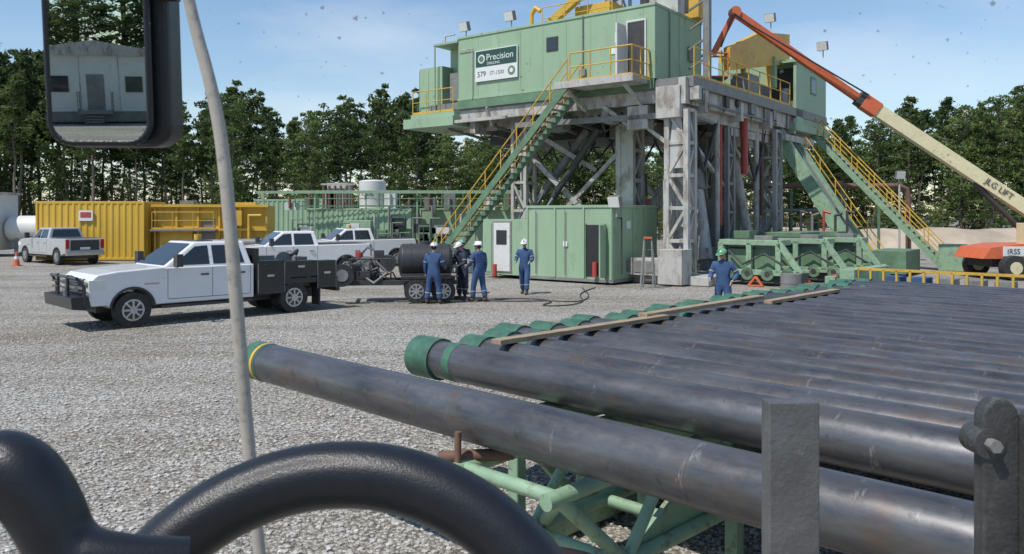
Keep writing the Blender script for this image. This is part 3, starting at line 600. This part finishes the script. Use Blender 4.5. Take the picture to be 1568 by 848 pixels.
    if service:
        for s_ in(-1,1):
            b.tube([(3.15,s_*.35,.5),(3.15,s_*.35,1.25)],.035,blackp,8)
            b.tube([(3.12,s_*.45,1.22),(3.12,s_*.92,1.18),(3.0,s_*1.0,1.0),(3.0,s_*1.0,.62)],.035,blackp,8)
            b.tube([(3.12,s_*.4,.95),(3.1,s_*.95,.93)],.025,blackp,8); b.tube([(3.12,s_*.4,1.08),(3.1,s_*.95,1.06)],.025,blackp,8)
        b.tube([(3.14,-.95,1.2),(3.14,.95,1.2)],.035,blackp,8)
        for i in range(4): b.tube([(3.14,-.4,.72+i*.12),(3.14,.4,.72+i*.12)],.02,blackp,8)
        b.prism([(2.95,.48),(3.25,.52),(3.28,.78),(2.95,.80)],-1.0,1.0,blackp)
        b.box(-3.55,-1.12,-1.0,1.0,.78,.92,blackp)
        for s_ in(-1,1):
            y0,y1=sorted((s_*.62,s_*1.02)); b.box(-1.9,-1.12,y0,y1,.55,1.42,blackp); b.box(-3.5,-2.9,y0,y1,.62,1.36,blackp); b.box(-2.9,-1.9,y0,y1,.95,1.38,blackp)
            for x in(-1.9,-2.9,-3.48,-1.15): b.box(x-.01,x+.01,s_*1.02-.01,s_*1.02+.012,.6,1.36,steelg)
            b.box(-1.6,-1.4,s_*1.02-.012,s_*1.02+.012,1.0,1.06,chrome); b.box(-2.5,-2.3,s_*1.02-.012,s_*1.02+.012,1.2,1.26,chrome); b.box(-3.3,-3.1,s_*1.02-.012,s_*1.02+.012,1.0,1.06,chrome)
        b.box(-1.2,-1.1,-.95,.95,.9,1.75,blackp); b.beam((-1.15,-.9,1.7),(-1.15,.9,1.7),.06,.06,blackp)
        b.cyl((-2.3,-.1,1.35),(-2.3,.25,1.35),.26,steelg,18); b.box(-2.0,-1.4,-.4,.3,.92,1.52,steelg); b.box(-3.0,-2.7,-.4,.3,.92,1.45,steelg); b.tube([(-3.0,-.3,1.5),(-2.8,.1,1.62),(-2.5,.3,1.5)],.05,darks,8)
        b.box(-3.62,-3.5,-1,1,.5,.7,darks); b.box(-3.0,-2.96,.6,1.0,.15,.6,darks); b.box(-3.0,-2.96,-1,-.6,.15,.6,darks)
    else:
        b.box(-3.18,-1.12,-.8,.8,1.385,1.42,darks)
        b.box(-3.42,-3.2,-.95,.95,.52,.70,chrome); b.box(-3.29,-3.272,-.72,.72,.78,1.32,paint if paint is white else darks); b.box(-3.3,-3.285,-.25,.25,.82,.95,signw)
        for s_ in(-1,1): y0,y1=sorted((s_*.8,s_*.97)); b.box(-3.31,-3.2,y0,y1,.88,1.34,redm)
    b.box(-3.2,2.6,-.5,.5,.35,.6,darks)
    if beacon: b.cyl((.0,0,1.95),(.0,0,2.12),.09,yellow,14); b.box(-.2,.2,-.45,.45,1.945,1.97,darks)
    b.obj('trim',e,.006,1)
    b=MB()
    for s_ in(-1,1):
        wheel(b,xf,s_*.86,side=s_); wheel(b,xr,s_*.86,side=s_)
        if service: wheel(b,xr,s_*.6,side=s_)
    b.obj('wheels',e,.012)
    return e
pickup('service_truck',(-8.1,20.7,0),(-.707,-.707),white,True,True)
pickup('pickup_truck',(-9.4,33.8,0),(-.86,-.5),white,False)
pickup('pickup_truck',(-8.3,41,0),(-.86,-.5),white,False,True)
pickup('pickup_truck',(-25.0,44.3,0),(-.78,.63),silver,False)
# pump trailer
pt=empty('pump_trailer',(-3.2,24.6,0),math.radians(8))
b=MB()
for y in(-.6,.6): b.beam((-1.9,y,.6),(1.5,y,.6),.08,.14,darks)
for x in(-1.8,-.8,.2,1.4): b.beam((x,-.65,.6),(x,.65,.6),.08,.12,darks)
b.beam((-1.9,-.6,.6),(-2.9,0,.55),.08,.12,darks); b.beam((-1.9,.6,.6),(-2.9,0,.55),.08,.12,darks)
b.cyl((-.15,0,1.22),(1.25,0,1.22),.52,blackt,32)
for x in(0.1,.55,1.0): b.cyl((x-.02,0,1.22),(x+.02,0,1.22),.535,blackt,32)
b.sph((-.15,0,1.22),(.14,.52,.52),blackt); b.sph((1.25,0,1.22),(.14,.52,.52),blackt); b.cyl((.55,0,1.7),(.55,0,1.82),.14,blackt,14)
b.box(-.2,1.3,-.5,.5,.68,.85,darks)
b.box(-1.6,-.85,-.4,.4,.68,1.15,darks); b.box(-1.5,-.95,-.3,.3,1.15,1.35,steelg); b.cyl((-1.2,-.45,1.0),(-1.2,.45,1.0),.16,chrome,14); b.cyl((-.6,-.3,1.15),(-.6,.3,1.15),.25,darks,18)
b.tube([(-1.7,-.5,.7),(-1.7,-.5,1.3),(-.5,-.5,1.3),(-.5,-.5,.7)],.025,darks,8); b.tube([(-1.7,.5,.7),(-1.7,.5,1.3),(-.5,.5,1.3)],.025,darks,8)
b.cyl((-1.9,-.75,.85),(-1.9,-.95,.85),.33,blackr,22); b.cyl((-1.9,-.94,.85),(-1.9,-.965,.85),.18,rimm,16)
b.tube([(-1.3,-.55,.8),(-1.0,-.7,.6),(-.6,-.6,.9),(-.9,-.6,1.2)],.035,steelg,8); b.box(-1.4,-1.1,-.62,-.5,.75,.95,darks); b.cyl((-1.5,0,1.4),(-1.5,0,1.55),.08,chrome,12)
b.tube([(-1.5,.2,1.3),(-1.2,0,1.65),(-.8,-.1,1.4)],.04,chrome,8); b.box(-1.0,-.7,-.3,.0,1.3,1.55,darks); b.cyl((-1.45,-.2,1.35),(-1.45,-.2,1.5),.12,redp,12)
for i in range(10):
    x=random.uniform(-1.7,-.5); z=random.uniform(.75,1.3); b.tube([(x,-.5,z),(x+.2,-.6,z+.1),(x+.35,-.45,z-.2)],.025,random.choice([darks,steelg,chrome,darks]),6)
for x in(.25,1.05):
    for s_ in(-1,1): wheel(b,x,s_*.82,.36,.2,s_,rimm)
for s_ in(-1,1):
    y0,y1=sorted((s_*.7,s_*.95)); b.box(-.2,1.5,y0,y1,.78,.81,darks)
b.obj('trailer_body',pt,.008)
# ------------------------------------------------------------------ people
def skinobj(name,pts,edges,radii,m,parent,sub=2,root=0):
    me=bpy.data.meshes.new(name); me.from_pydata(pts,edges,[]); me.materials.append(m)
    o=bpy.data.objects.new(name,me); S.collection.objects.link(o); o.parent=parent
    o.modifiers.new('skin','SKIN')
    for i,r in enumerate(radii):
        me.skin_vertices[0].data[i].radius=r if isinstance(r,tuple) else (r,r)
        me.skin_vertices[0].data[i].use_root=(i==root)
    o.modifiers['skin'].use_smooth_shade=True
    s=o.modifiers.new('sub','SUBSURF'); s.levels=sub; s.render_levels=sub
    return o
def person(loc,head,arms,cloth=blue,hat=hatw,lean=0,hips=0,legs=None,look=0,scale=1,tilt=0):
    e=empty('worker',loc,head); e.scale=(scale,)*3
    hy=-lean*.35
    P=dict(pel=(0,hy,.94),wa=(0,hy+lean*.25,1.12),ch=(0,hy+lean*.7,1.33-lean*.12),nb=(0,hy+lean,1.47-lean*.2),nk=(0,hy+lean*1.12+.01,1.55-lean*.24))
    sh=hy+lean*.9; sz=1.42-lean*.18
    pts=[P['pel'],P['wa'],P['ch'],P['nb'],P['nk']]; rad=[(.165,.125),(.16,.125),(.195,.14),(.11,.09),(.06,.06)]; ed=[(0,1),(1,2),(2,3),(3,4)]
    ends=[]
    for s_,(el,wr) in zip((-1,1),arms):
        i=len(pts); S0=(s_*.21,sh,sz); pts+=[S0,(S0[0]+el[0]*s_,S0[1]+el[1],S0[2]+el[2]),]; E=pts[-1]; pts.append((E[0]+wr[0]*s_,E[1]+wr[1],E[2]+wr[2]))
        rad+=[(.09,.09),(.068,.068),(.052,.052)]; ed+=[(2,i),(i,i+1),(i+1,i+2)]; ends.append((Vector(E),Vector(pts[-1]),s_))
    legs=legs or (((.02,.02),(.03,0)),((.02,.02),(.03,0)))
    feet=[]
    for s_,(kn,an) in zip((-1,1),legs):
        i=len(pts); pts+=[(s_*.10,hy,.86),(s_*(.11+kn[0]),hy*.5+kn[1],.5),(s_*(.11+an[0]),an[1],.12)]
        rad+=[(.115,.12),(.088,.09),(.082,.085)]; ed+=[(0,i),(i,i+1),(i+1,i+2)]; feet.append(pts[-1])
    skinobj('coveralls',pts,ed,rad,cloth,e)
    b=MB()
    for k in range(2):
        i=5+6+3*k; K=Vector(pts[i+1]);A=Vector(pts[i+2]); c=K.lerp(A,.45); dd=(A-K).normalized()*.014; b.cyl(c-dd,c+dd,.087,reflm,16)
        i=5+3*k; K=Vector(pts[i+1]);A=Vector(pts[i]); c=K.lerp(A,.4); dd=(A-K).normalized()*.014; b.cyl(c-dd,c+dd,.078,reflm,14)
    b.obj('reflective_bands',e)
    for E,Wr,s_ in ends:
        dr=(Wr-E).normalized(); fw=Vector((0,1,0)); side=dr.cross(fw); side=side.normalized() if side.length>.1 else Vector((1,0,0)); pn=side.cross(dr).normalized()
        hp=[Wr-dr*.02,Wr+dr*.05]; he=[(0,1)]; hr=[(.028,.028),(.03,.03)]
        for f in range(4):
            o_=(f-1.5)*.022; L=[.07,.082,.078,.062][f]; i=len(hp); base=Wr+dr*.09+pn*o_
            hp+=[base,base+dr*L*.5+side*.006*s_,base+dr*L*.85+side*.03*s_]; he+=[(1,i),(i,i+1),(i+1,i+2)]; hr+=[(.0105,)*2,(.009,)*2,(.0075,)*2]
        i=len(hp); hp+=[Wr+dr*.045+pn*.04,Wr+dr*.09+pn*.065]; he+=[(1,i),(i,i+1)]; hr+=[(.011,)*2,(.009,)*2]
        skinobj('hand',[tuple(p) for p in hp],he,hr,glovem,e,1)
    for f in feet:
        x,y,z=f
        skinobj('boot',[(x,y,.16),(x,y-.02,.06),(x,y+.10,.055),(x*1.05,y+.20,.045)],[(0,1),(1,2),(2,3)],[(.06,.06),(.058,.06),(.048,.05),(.042,.04)],boot,e,2)
    b=MB(); c=Vector((0,P['nk'][1]+.015,P['nk'][2]+.12)); rt=Matrix.Rotation(look,3,'Z')@Matrix.Rotation(-tilt,3,'X')
    def H(x,y,z): return c+rt@Vector((x,y,z))
    b.cyl(H(0,-.01,-.16),H(0,0,-.05),.052,skin,12)
    b.sph(H(0,0,0.01),(.076,.095,.105),skin,20,14,rot=rt); b.sph(H(0,.03,-.055),(.056,.062,.06),skin,16,10,rot=rt)
    b.sph(H(0,.098,-.005),(.012,.018,.022),skin,10,8,rot=rt); b.sph(H(0,.086,-.048),(.024,.008,.007),redm,10,6,rot=rt)
    for s_ in(-1,1):
        b.sph(H(s_*.03,.084,.018),(.013,.01,.008),signw,10,6,rot=rt); b.sph(H(s_*.03,.092,.018),(.006,.005,.006),darks,8,6,rot=rt)
        b.sph(H(s_*.077,-.005,0),(.01,.02,.03),skin,8,8,rot=rt)
    b.sph(H(0,-.02,.01),(.08,.085,.09),hairm,16,10,rot=rt)
    b.sph(H(0,0,.045),(.112,.135,.105),hat,24,14,zmin=0,rot=rt); b.sph(H(0,.02,.047),(.128,.165,.012),hat,24,6,rot=rt)
    b.beam(H(0,-.12,.09),H(0,.12,.09),.03,.14,hat); b.beam(H(-.07,.088,.02),H(.07,.088,.02),.03,.028,glass)
    b.obj('head_and_hard_hat',e)
    return e
dn=((.06,.02,-.29),(.02,.08,-.25)); bent=((.07,.04,-.27),(-.04,.22,-.06)); hipb=((.14,-.06,-.24),(-.08,.16,-.14))
st1=(((.06,.03),(.10,-.02)),((.03,.05),(.06,.04)))
person((-2.3,23.6,0),math.radians(-15),(dn,bent),blue,hatw,look=.3,legs=st1)
person((-1.55,25.0,0),math.radians(130),(bent,bent),navy,hatw,lean=.14,tilt=.4)
person((-1.0,24.2,0),math.radians(40),(bent,dn),blue,hatw,look=.3,legs=(((.03,.08),(.04,.10)),((.03,-.02),(.06,-.1))))
person((-1.65,26.6,0),math.radians(200),(bent,dn),navy,hatg)
person((.42,26.6,0),math.radians(165),(bent,bent),blue,hatw,legs=(((.0,.12),(.0,.16)),((.0,-.04),(.0,-.2))),tilt=.3)
person((5.15,19.6,0),math.radians(150),(hipb,bent),blue,hatg,tilt=.4,look=-.5,lean=.05)
cu=bpy.data.curves.new('hose','CURVE'); cu.dimensions='3D'; cu.bevel_depth=.018; cu.materials.append(darks)
for pts in ([(-1.5,24.6),(-.3,24.9),(.8,25.1),(1.4,24),(.6,23),(1.6,22.8),(2.4,24.4),(2.0,26.5),(3,28.8)],[(-1.3,24.5),(0,24.0),(1.2,24.6),(2.0,23.6),(2.6,25.5),(2.5,28.5)]):
    s_=cu.splines.new('NURBS'); s_.points.add(len(pts)-1); s_.use_endpoint_u=True; s_.order_u=4
    for i,p in enumerate(pts): s_.points[i].co=(p[0],p[1],.025,1)
o=bpy.data.objects.new('ground_hose',cu); S.collection.objects.link(o)
# ------------------------------------------------------------------ yard equipment (left/back)
def container(name,x,y,rz,L,W,H,m,ribs=True,parent=None):
    b=MB(); b.box(0,L,0,W,.15,H,m); b.box(-.04,L+.04,-.04,W+.04,H-.12,H+.02,m); b.box(-.04,L+.04,-.04,W+.04,.05,.2,m)
    for cx in(0,L): b.box(cx-.06,cx+.06,-.06,.06,.05,H,m); b.box(cx-.06,cx+.06,W-.06,W+.06,.05,H,m)
    if ribs:
        k=.15
        while k<L-.2: b.prism([(k,0.001),(k+.07,-.045),(k+.15,-.045),(k+.22,.001)],.2,H-.12,m,'z'); k+=.36
        k=.15
        while k<W-.2: b.box(L,L+.035,k,k+.12,.2,H-.12,m); k+=.36
    return b.obj(name,parent,.01,1,loc=(x,y,0),rotz=rz)
container('yellow_tank_container',-27.2,46.0,math.radians(2),6.0,3,3.4,yellowc)
b=MB(); b.box(-24.8,-24.0,45.97,46.02,2.3,2.9,signw); b.box(-24.7,-24.1,45.95,45.97,2.5,2.8,redp); b.obj('warning_sign')
yt=empty('yellow_mud_tank',(-20.9,46.8,0),math.radians(8))
b=MB(); b.box(0,6.4,.3,3.2,.2,3.2,yellowc)
for x in(0.0,1.2,2.4,3.6,4.8,6.3): b.box(x,x+.12,.1,.3,.2,3.2,yellowc)
b.box(0,6.4,0,.3,1.7,1.85,yellowc); b.box(-.1,6.5,-.1,.3,3.1,3.25,yellowc); b.box(.4,2.2,-.1,.1,.3,1.7,yellow); b.box(2.6,3.4,.27,.3,.4,2.4,steelg)
rail(b,[(.1,-.6,1.8),(3.5,-.6,1.8)],yellow,1.0); b.box(0,3.6,-.7,.3,1.7,1.8,steelg); b.cyl((3.7,-.3,1.0),(6.2,-.3,1.0),.25,steelg,14); b.box(4,5,-.2,.3,2,2.9,yellow)
b.tube([(5.4,-.1,.3),(5.4,-.1,2.6),(6.1,-.1,2.6)],.09,yellow,8); b.box(1.2,2.0,1,2,3.2,3.5,steelg); b.box(4.2,5.6,1,2,3.2,3.4,yellow)
b.obj('tank_body',yt,.01,1)
container('green_tank_container',-19.2,60,math.radians(0),5,3,3.8,green)
container('green_tank_container',-14.2,56,math.radians(-4),7.2,3,3.1,green)
container('green_tank_container',-6.6,58,math.radians(-4),7.5,3,3.1,green,False)
container('green_tank_container',2.5,57,math.radians(-4),6,3,3.0,green2)
b=MB(); b.box(0,1.7,0,2.2,.2,2.3,green); b.box(.2,1.0,-.03,0,.4,2.1,whited); b.box(1.7,2.6,.3,1.8,.3,1.7,green2); b.box(3,4.2,0,2,.3,1.8,green); b.cyl((4.5,1,.8),(6.5,1,.8),.6,green2,18); b.box(4.8,6.2,.3,.9,1.3,2.0,steelg); b.box(6.8,8.2,0,1.2,.2,1.6,green)
for i in range(8): b.cyl((1+i*.9,.3,1.2),(1+i*.9,.3,2.2+.5*(i%3)),.08,random.choice([steelg,steelw,green2,redp]),8)
for i in range(18): 
    x=random.uniform(-6,8); z=random.uniform(.3,1.8); b.box(x,x+random.uniform(.3,1.2),-.6,.0,z,z+random.uniform(.2,.8),random.choice([green,green2,steelg,darks,whited]))
    b.tube([(x,-.7,.2),(x,-.7,z+.9),(x+.6,-.7,z+.9)],.05,random.choice([green2,steelg,darks]),6)
b.obj('mud_pump_skid',None,.015,1,loc=(-10.5,50,0),rotz=0)
b=MB()
rail(b,[(-15,55.6,3.2),(1,55.2,3.2)],green2,1.1,1.5,.04); b.beam((-17.5,55,4.2),(1,54.6,4.2),.12,.18,greenf)
for x in(-17,-13.5,-10,-6.5,-3,0): b.beam((x,55,0),(x,55,4.2),.1,.1,greenf)
for i in range(12): x=-16+i*1.4; b.box(x,x+.8,56.5,57.5,3.0,3.5+.4*(i%3),random.choice([green2,steelg,darks,whited])); b.cyl((x+.4,56.4,3.1),(x+.4,56.4,3.9+.3*(i%2)),.1,random.choice([steelg,brown,whited]),8)
b.obj('tank_walkway')
b=MB(); b.cyl((-9.9,57,3.1),(-9.9,57,5.0),.95,whited,28); b.sph((-9.9,57,5.0),(.95,.95,.15),whited,28,8)
b.box(-13,-11.6,56.5,57.8,3.1,4.9,whited)
for x in(-13.2,-12.8,-12.4,-12,-11.6,-11.2): b.cyl((x,56.3,3.1),(x,56.3,4.7),.09,brown,8)
b.beam((-13.4,56.3,4.8),(-11,56.3,4.8),.12,.12,steelw); b.obj('chemical_tank')
text('LIBL',.5,(-10.5,56.0,4.0),R90,signdark,bpy.data.objects['chemical_tank'],'tank_lettering')
b=MB(); b.cyl((-32.2,52,1.75),(-28.6,52,1.75),.85,whited,30); b.sph((-32.2,52,1.75),(.45,.85,.85),whited); b.sph((-28.6,52,1.75),(.45,.85,.85),whited)
for x in(-31.7,-29.2): b.box(x-.15,x+.15,51.4,52.6,.0,1.2,steelg)
b.cyl((-30.4,52,2.6),(-30.4,52,2.8),.2,steelg,12); b.obj('storage_tank')
b=MB(); b.box(-37.2,-32.6,50,53,.4,4.0,whited); b.box(-37.3,-32.5,49.9,53.1,3.95,4.1,steelw); b.box(-34,-33.1,49.97,50,.6,2.6,steelw)
for x in(-36.4,-35.2): b.box(x,x+.9,49.96,50,1.8,2.7,glass)
b.obj('office_trailer')
b=MB(); b.cyl((0,0,.03),(0,0,.75),.17,orange,18,.03); b.box(-.2,.2,-.2,.2,0,.04,orange); b.cyl((0,0,.35),(0,0,.5),.114,signw,18,.083); b.obj('traffic_cone',loc=(-25.6,41.5,0))
b=MB(); b.tube([(12,46,4.3),(22.2,46,4.3),(22.6,46,4.1),(22.7,46,3.6),(22.7,46,0)],.15,brown,12); b.tube([(12,46.5,2.9),(19,46.5,2.9)],.1,steelg,10)
for x in(13,16,19,21): b.beam((x,46,0),(x,46,4.2),.12,.12,green2)
b.box(12,20.5,47,49,.1,1.3,green2); rail(b,[(12,46.9,1.3),(20,46.9,1.3)],yellow,.9); floodlight(b,(21.7,45,4.9)); b.cyl((21.7,45,0),(21.7,45,4.4),.06,steelw,8)
b.cyl((15,48,1.3),(15,48,2.6),.5,steelg,14); b.cyl((18,48,1.3),(18,48,2.4),.35,darks,14)
b.obj('flare_line_manifold')
b=MB(); b.cyl((0,0,0),(0,0,.85),.3,steelg,22); b.cyl((0,0,.28),(0,0,.3),.31,steelg,22); b.cyl((0,0,.56),(0,0,.58),.31,steelg,22); b.obj('steel_drum',loc=(8.4,24.2,0))
# ------------------------------------------------------------------ mirrored site trailer behind
st=empty('site_trailer_house',(-18.0,-48.0,0),math.radians(165)) 
b=MB(); b.box(-3.2,3.2,-1.5,1.5,.7,3.9,whited); b.prism([(-3.5,3.85),(3.5,3.85),(3.3,4.15),(0,4.7),(-3.3,4.15)],-1.7,1.7,steelw); b.box(-3.2,3.2,-1.45,1.45,.1,.7,steelg)
b.box(-.4,.5,-1.54,-1.5,.8,2.8,steelg); b.box(-2.4,-1.5,-1.54,-1.5,1.8,2.7,glass); b.box(1.4,2.3,-1.54,-1.5,1.8,2.7,glass); b.box(-.8,.9,-2.7,-1.5,.6,.75,steelg)
for x in(-2.9,-1.2,.8,2.8): b.box(x,x+.05,-1.52,-1.5,.75,3.8,steelw)
for i in range(4): b.box(-.4,.5,-3.0-.28*i,-2.7-.28*i,.45-.15*i,.5-.15*i,steelg)
rail(b,[(-.8,-2.7,.75),(-.8,-1.55,.75)],steelg); rail(b,[(.9,-2.7,.75),(.9,-1.55,.75)],steelg); b.obj('house_body',st,.02)
# ------------------------------------------------------------------ cab: mirror, pole, wheel, handle, stake, arm
sm=empty('side_mirror',(-.63,1.25,2.836))
def rrect(w,h,r,n=6):
    out=[]
    for cx,cz,a0 in((w/2-r,h/2-r,0),(-w/2+r,h/2-r,90),(-w/2+r,-h/2+r,180),(w/2-r,-h/2+r,270)):
        for i in range(n+1): t=math.radians(a0+90*i/n); out.append((cx+r*math.cos(t),cz+r*math.sin(t)))
    return out
b=MB(); R=[(x+.004,z+.035) for x,z in rrect(.178,.33,.035)]; b.prism(R,0,.07,interior); b.obj('housing',sm,.012,3)
b=MB(); G=[(x-.008,z+.04) for x,z in rrect(.142,.318,.03)]; b.poly([(x,-.003,z) for x,z in G],mirrorm); go=b.obj('glass',sm); go.location=(0,-.012,0)
b=MB(); G1=rrect(.150,.325,.033)
for (p,q) in zip(G1,G1[1:]+G1[:1]): b.cyl((p[0]-.008,-.012,p[1]+.04),(q[0]-.008,-.012,q[1]+.04),.0055,interior,8)
b.box(.08,.108,-.05,.02,.10,.14,interior); b.obj('rim',sm)
t=.085; N_=Vector((.066,-1,-t)).normalized(); sm.rotation_mode='QUATERNION'; sm.rotation_quaternion=Vector((0,-1,0)).rotation_difference(N_)
def curve(name,pts,r,m,radii=None):
    cu=bpy.data.curves.new(name,'CURVE'); cu.dimensions='3D'; cu.bevel_depth=r; cu.bevel_resolution=8; cu.use_fill_caps=True; cu.materials.append(m)
    s_=cu.splines.new('NURBS'); s_.points.add(len(pts)-1); s_.use_endpoint_u=True; s_.order_u=3; s_.resolution_u=16
    for i,p in enumerate(pts): s_.points[i].co=(*p,1); s_.points[i].radius=radii[i] if radii else 1
    o=bpy.data.objects.new(name,cu); S.collection.objects.link(o); return o
curve('mirror_support_pole',[(-.418,1,2.95),(-.404,1,2.868),(-.368,1,2.74),(-.355,1,2.64),(-.342,1,2.478),(-.327,1,2.30),(-.312,1,2.16),(-.30,1,2.05)],.0082,beige,[.8,.85,.95,1,1,.95,.9,.9])
sw=empty('steering_wheel',(-.157,.68,2.140)); sw.rotation_euler=(math.radians(68),0,0)
me=bpy.data.meshes.new('rim'); bm=bmesh.new(); MAJ,MIN=.230,.031
vv=[[bm.verts.new(((MAJ+MIN*math.cos(p))*math.cos(a),(MAJ+MIN*math.cos(p))*math.sin(a),MIN*math.sin(p))) for p in np.linspace(0,2*math.pi,24,endpoint=False)] for a in np.linspace(0,2*math.pi,96,endpoint=False)]
for i in range(96):
    for j in range(24): f=bm.faces.new((vv[i][j],vv[(i+1)%96][j],vv[(i+1)%96][(j+1)%24],vv[i][(j+1)%24])); f.smooth=True
bm.to_mesh(me); me.materials.append(interior); o=bpy.data.objects.new('rim',me); S.collection.objects.link(o); o.parent=sw
b=MB(); b.cyl((0,0,-.06),(0,0,.0),.07,interior,24)
for a in(-.2,math.pi+.2,-math.pi/2): b.beam((0,0,-.04),(math.cos(a)*.23,math.sin(a)*.23,0),.05,.02,interior)
b.obj('hub',sw,.006)
curve('grab_handle',[(-.46,.6,2.34),(-.41,.6,2.405),(-.375,.6,2.415),(-.35,.6,2.385),(-.335,.6,2.35),(-.30,.6,2.34),(-.25,.62,2.335)],.027,interior,[1,1,1.05,1,.9,.75,.6])
b=MB(); b.box(-.07,.07,-.03,.03,0,2.095,stakem); b.obj('steel_stake_post',None,.004,2,loc=(.762,2.2,0),rotz=math.radians(4))
ea=empty('pivot_arm',(1.15,1.9,1.98),0)
b=MB(); prof=[(.043*math.cos(t),.0+.05*math.sin(t)+.14) for t in np.linspace(0,math.pi,14)]+[(-.043,-.6),(.043,-.6)]
b.prism(prof,-.015,.03,armm); prof2=[(a*.7+.07,c-.02) for a,c in prof]; b.prism(prof2,-.05,-.0,armm); b.obj('arm_plate',ea,.006,2)
b=MB(); b.cyl((-.03,-.02,.085),(-.03,.05,.085),.036,armm,28); b.cyl((-.03,-.045,.085),(-.03,-.02,.085),.016,steelg,6); b.cyl((-.065,.0,.085),(.1,0,.085),.010,steelg,12); b.obj('pivot_bolt',ea,.003)
# insect splatter and dust spots on the truck's windshield
dm=bpy.data.materials.new('insect_splatter'); dm.use_nodes=True; nt=dm.node_tree; pb=nt.nodes['Principled BSDF']; pb.inputs['Base Color'].default_value=(.22,.20,.18,1); pb.inputs['Roughness'].default_value=.9; pb.inputs['Alpha'].default_value=.6
b=MB(); rr=random.Random(3)
def spot(X,Zz,r):
    Y=.95-(Zz-2.6)*.35; n=9; a0=rr.random()*6
    pts=[]
    for i in range(n):
        q=r*rr.uniform(.4,1.35); t=a0+2*math.pi*i/n; pts.append((X+math.cos(t)*q*1.1,Y-math.sin(t)*q*.33,Zz+math.sin(t)*q))
    b.poly(pts,dm)
for i in range(330):
    spot(rr.uniform(-.45,.66),2.6+.27*rr.random()**.8-(.25*rr.random() if rr.random()<.35 else 0),.0006+.0012*rr.random()**3)
for X,Zz,r in((.52,2.83,.0030),(-.17,2.815,.0026),(-.205,2.825,.0022),(-.14,2.82,.0016),(.30,2.76,.0019),(-.19,2.795,.0019),(.45,2.85,.002),(-.32,2.84,.002),(.2,2.84,.0018)): spot(X,Zz,r)
b.obj('windshield_insect_splatter')
# ------------------------------------------------------------------ light, sky, camera
Sd=Vector((-.55,-.50,0)).normalized(); EL=math.radians(58); sd=Vector((Sd.x*math.cos(EL),Sd.y*math.cos(EL),math.sin(EL)))
l=bpy.data.lights.new('sun','SUN'); l.energy=4.3; l.angle=math.radians(.5); l.color=(1,.955,.89); lo=bpy.data.objects.new('sun',l); S.collection.objects.link(lo); lo.rotation_mode='QUATERNION'; lo.rotation_quaternion=sd.to_track_quat('Z','Y')
w=bpy.data.worlds.new('World'); S.world=w; w.use_nodes=True; N=w.node_tree.nodes;L=w.node_tree.links; bg=N['Background']
sk=N.new('ShaderNodeTexSky'); sk.sky_type='NISHITA'; sk.sun_disc=False; sk.sun_elevation=EL; sk.sun_rotation=math.atan2(sd.x,sd.y); sk.air_density=1.2; sk.dust_density=.15; sk.ozone_density=4
tc=N.new('ShaderNodeTexCoord'); mp=N.new('ShaderNodeMapping'); mp.inputs['Scale'].default_value=(1,1,4); nz=N.new('ShaderNodeTexNoise'); nz.inputs['Scale'].default_value=1.6; nz.inputs['Detail'].default_value=7; nz.inputs['Distortion'].default_value=.4
L.new(tc.outputs['Generated'],mp.inputs['Vector']); L.new(mp.outputs['Vector'],nz.inputs['Vector'])
rp=N.new('ShaderNodeValToRGB'); rp.color_ramp.elements[0].position=.55; rp.color_ramp.elements[1].position=.88; rp.color_ramp.elements[1].color=(.6,.6,.6,1); L.new(nz.outputs['Fac'],rp.inputs['Fac'])
mx=N.new('ShaderNodeMixRGB'); mx.inputs['Color2'].default_value=(7,7.2,7.5,1); L.new(rp.outputs['Color'],mx.inputs['Fac']); L.new(sk.outputs['Color'],mx.inputs['Color1']); L.new(mx.outputs['Color'],bg.inputs['Color']); bg.inputs['Strength'].default_value=.14
cam=bpy.data.cameras.new('camera'); co=bpy.data.objects.new('camera',cam); S.collection.objects.link(co); S.camera=co
co.location=(0,0,2.6); co.rotation_euler=(math.pi/2,0,0); cam.lens=1230/1568*36; cam.shift_y=-94/1568; cam.clip_start=.02; cam.clip_end=3000
cam.dof.use_dof=True; cam.dof.focus_distance=18; cam.dof.aperture_fstop=14
S.view_settings.view_transform='Standard'; S.view_settings.look='None'; S.view_settings.exposure=0
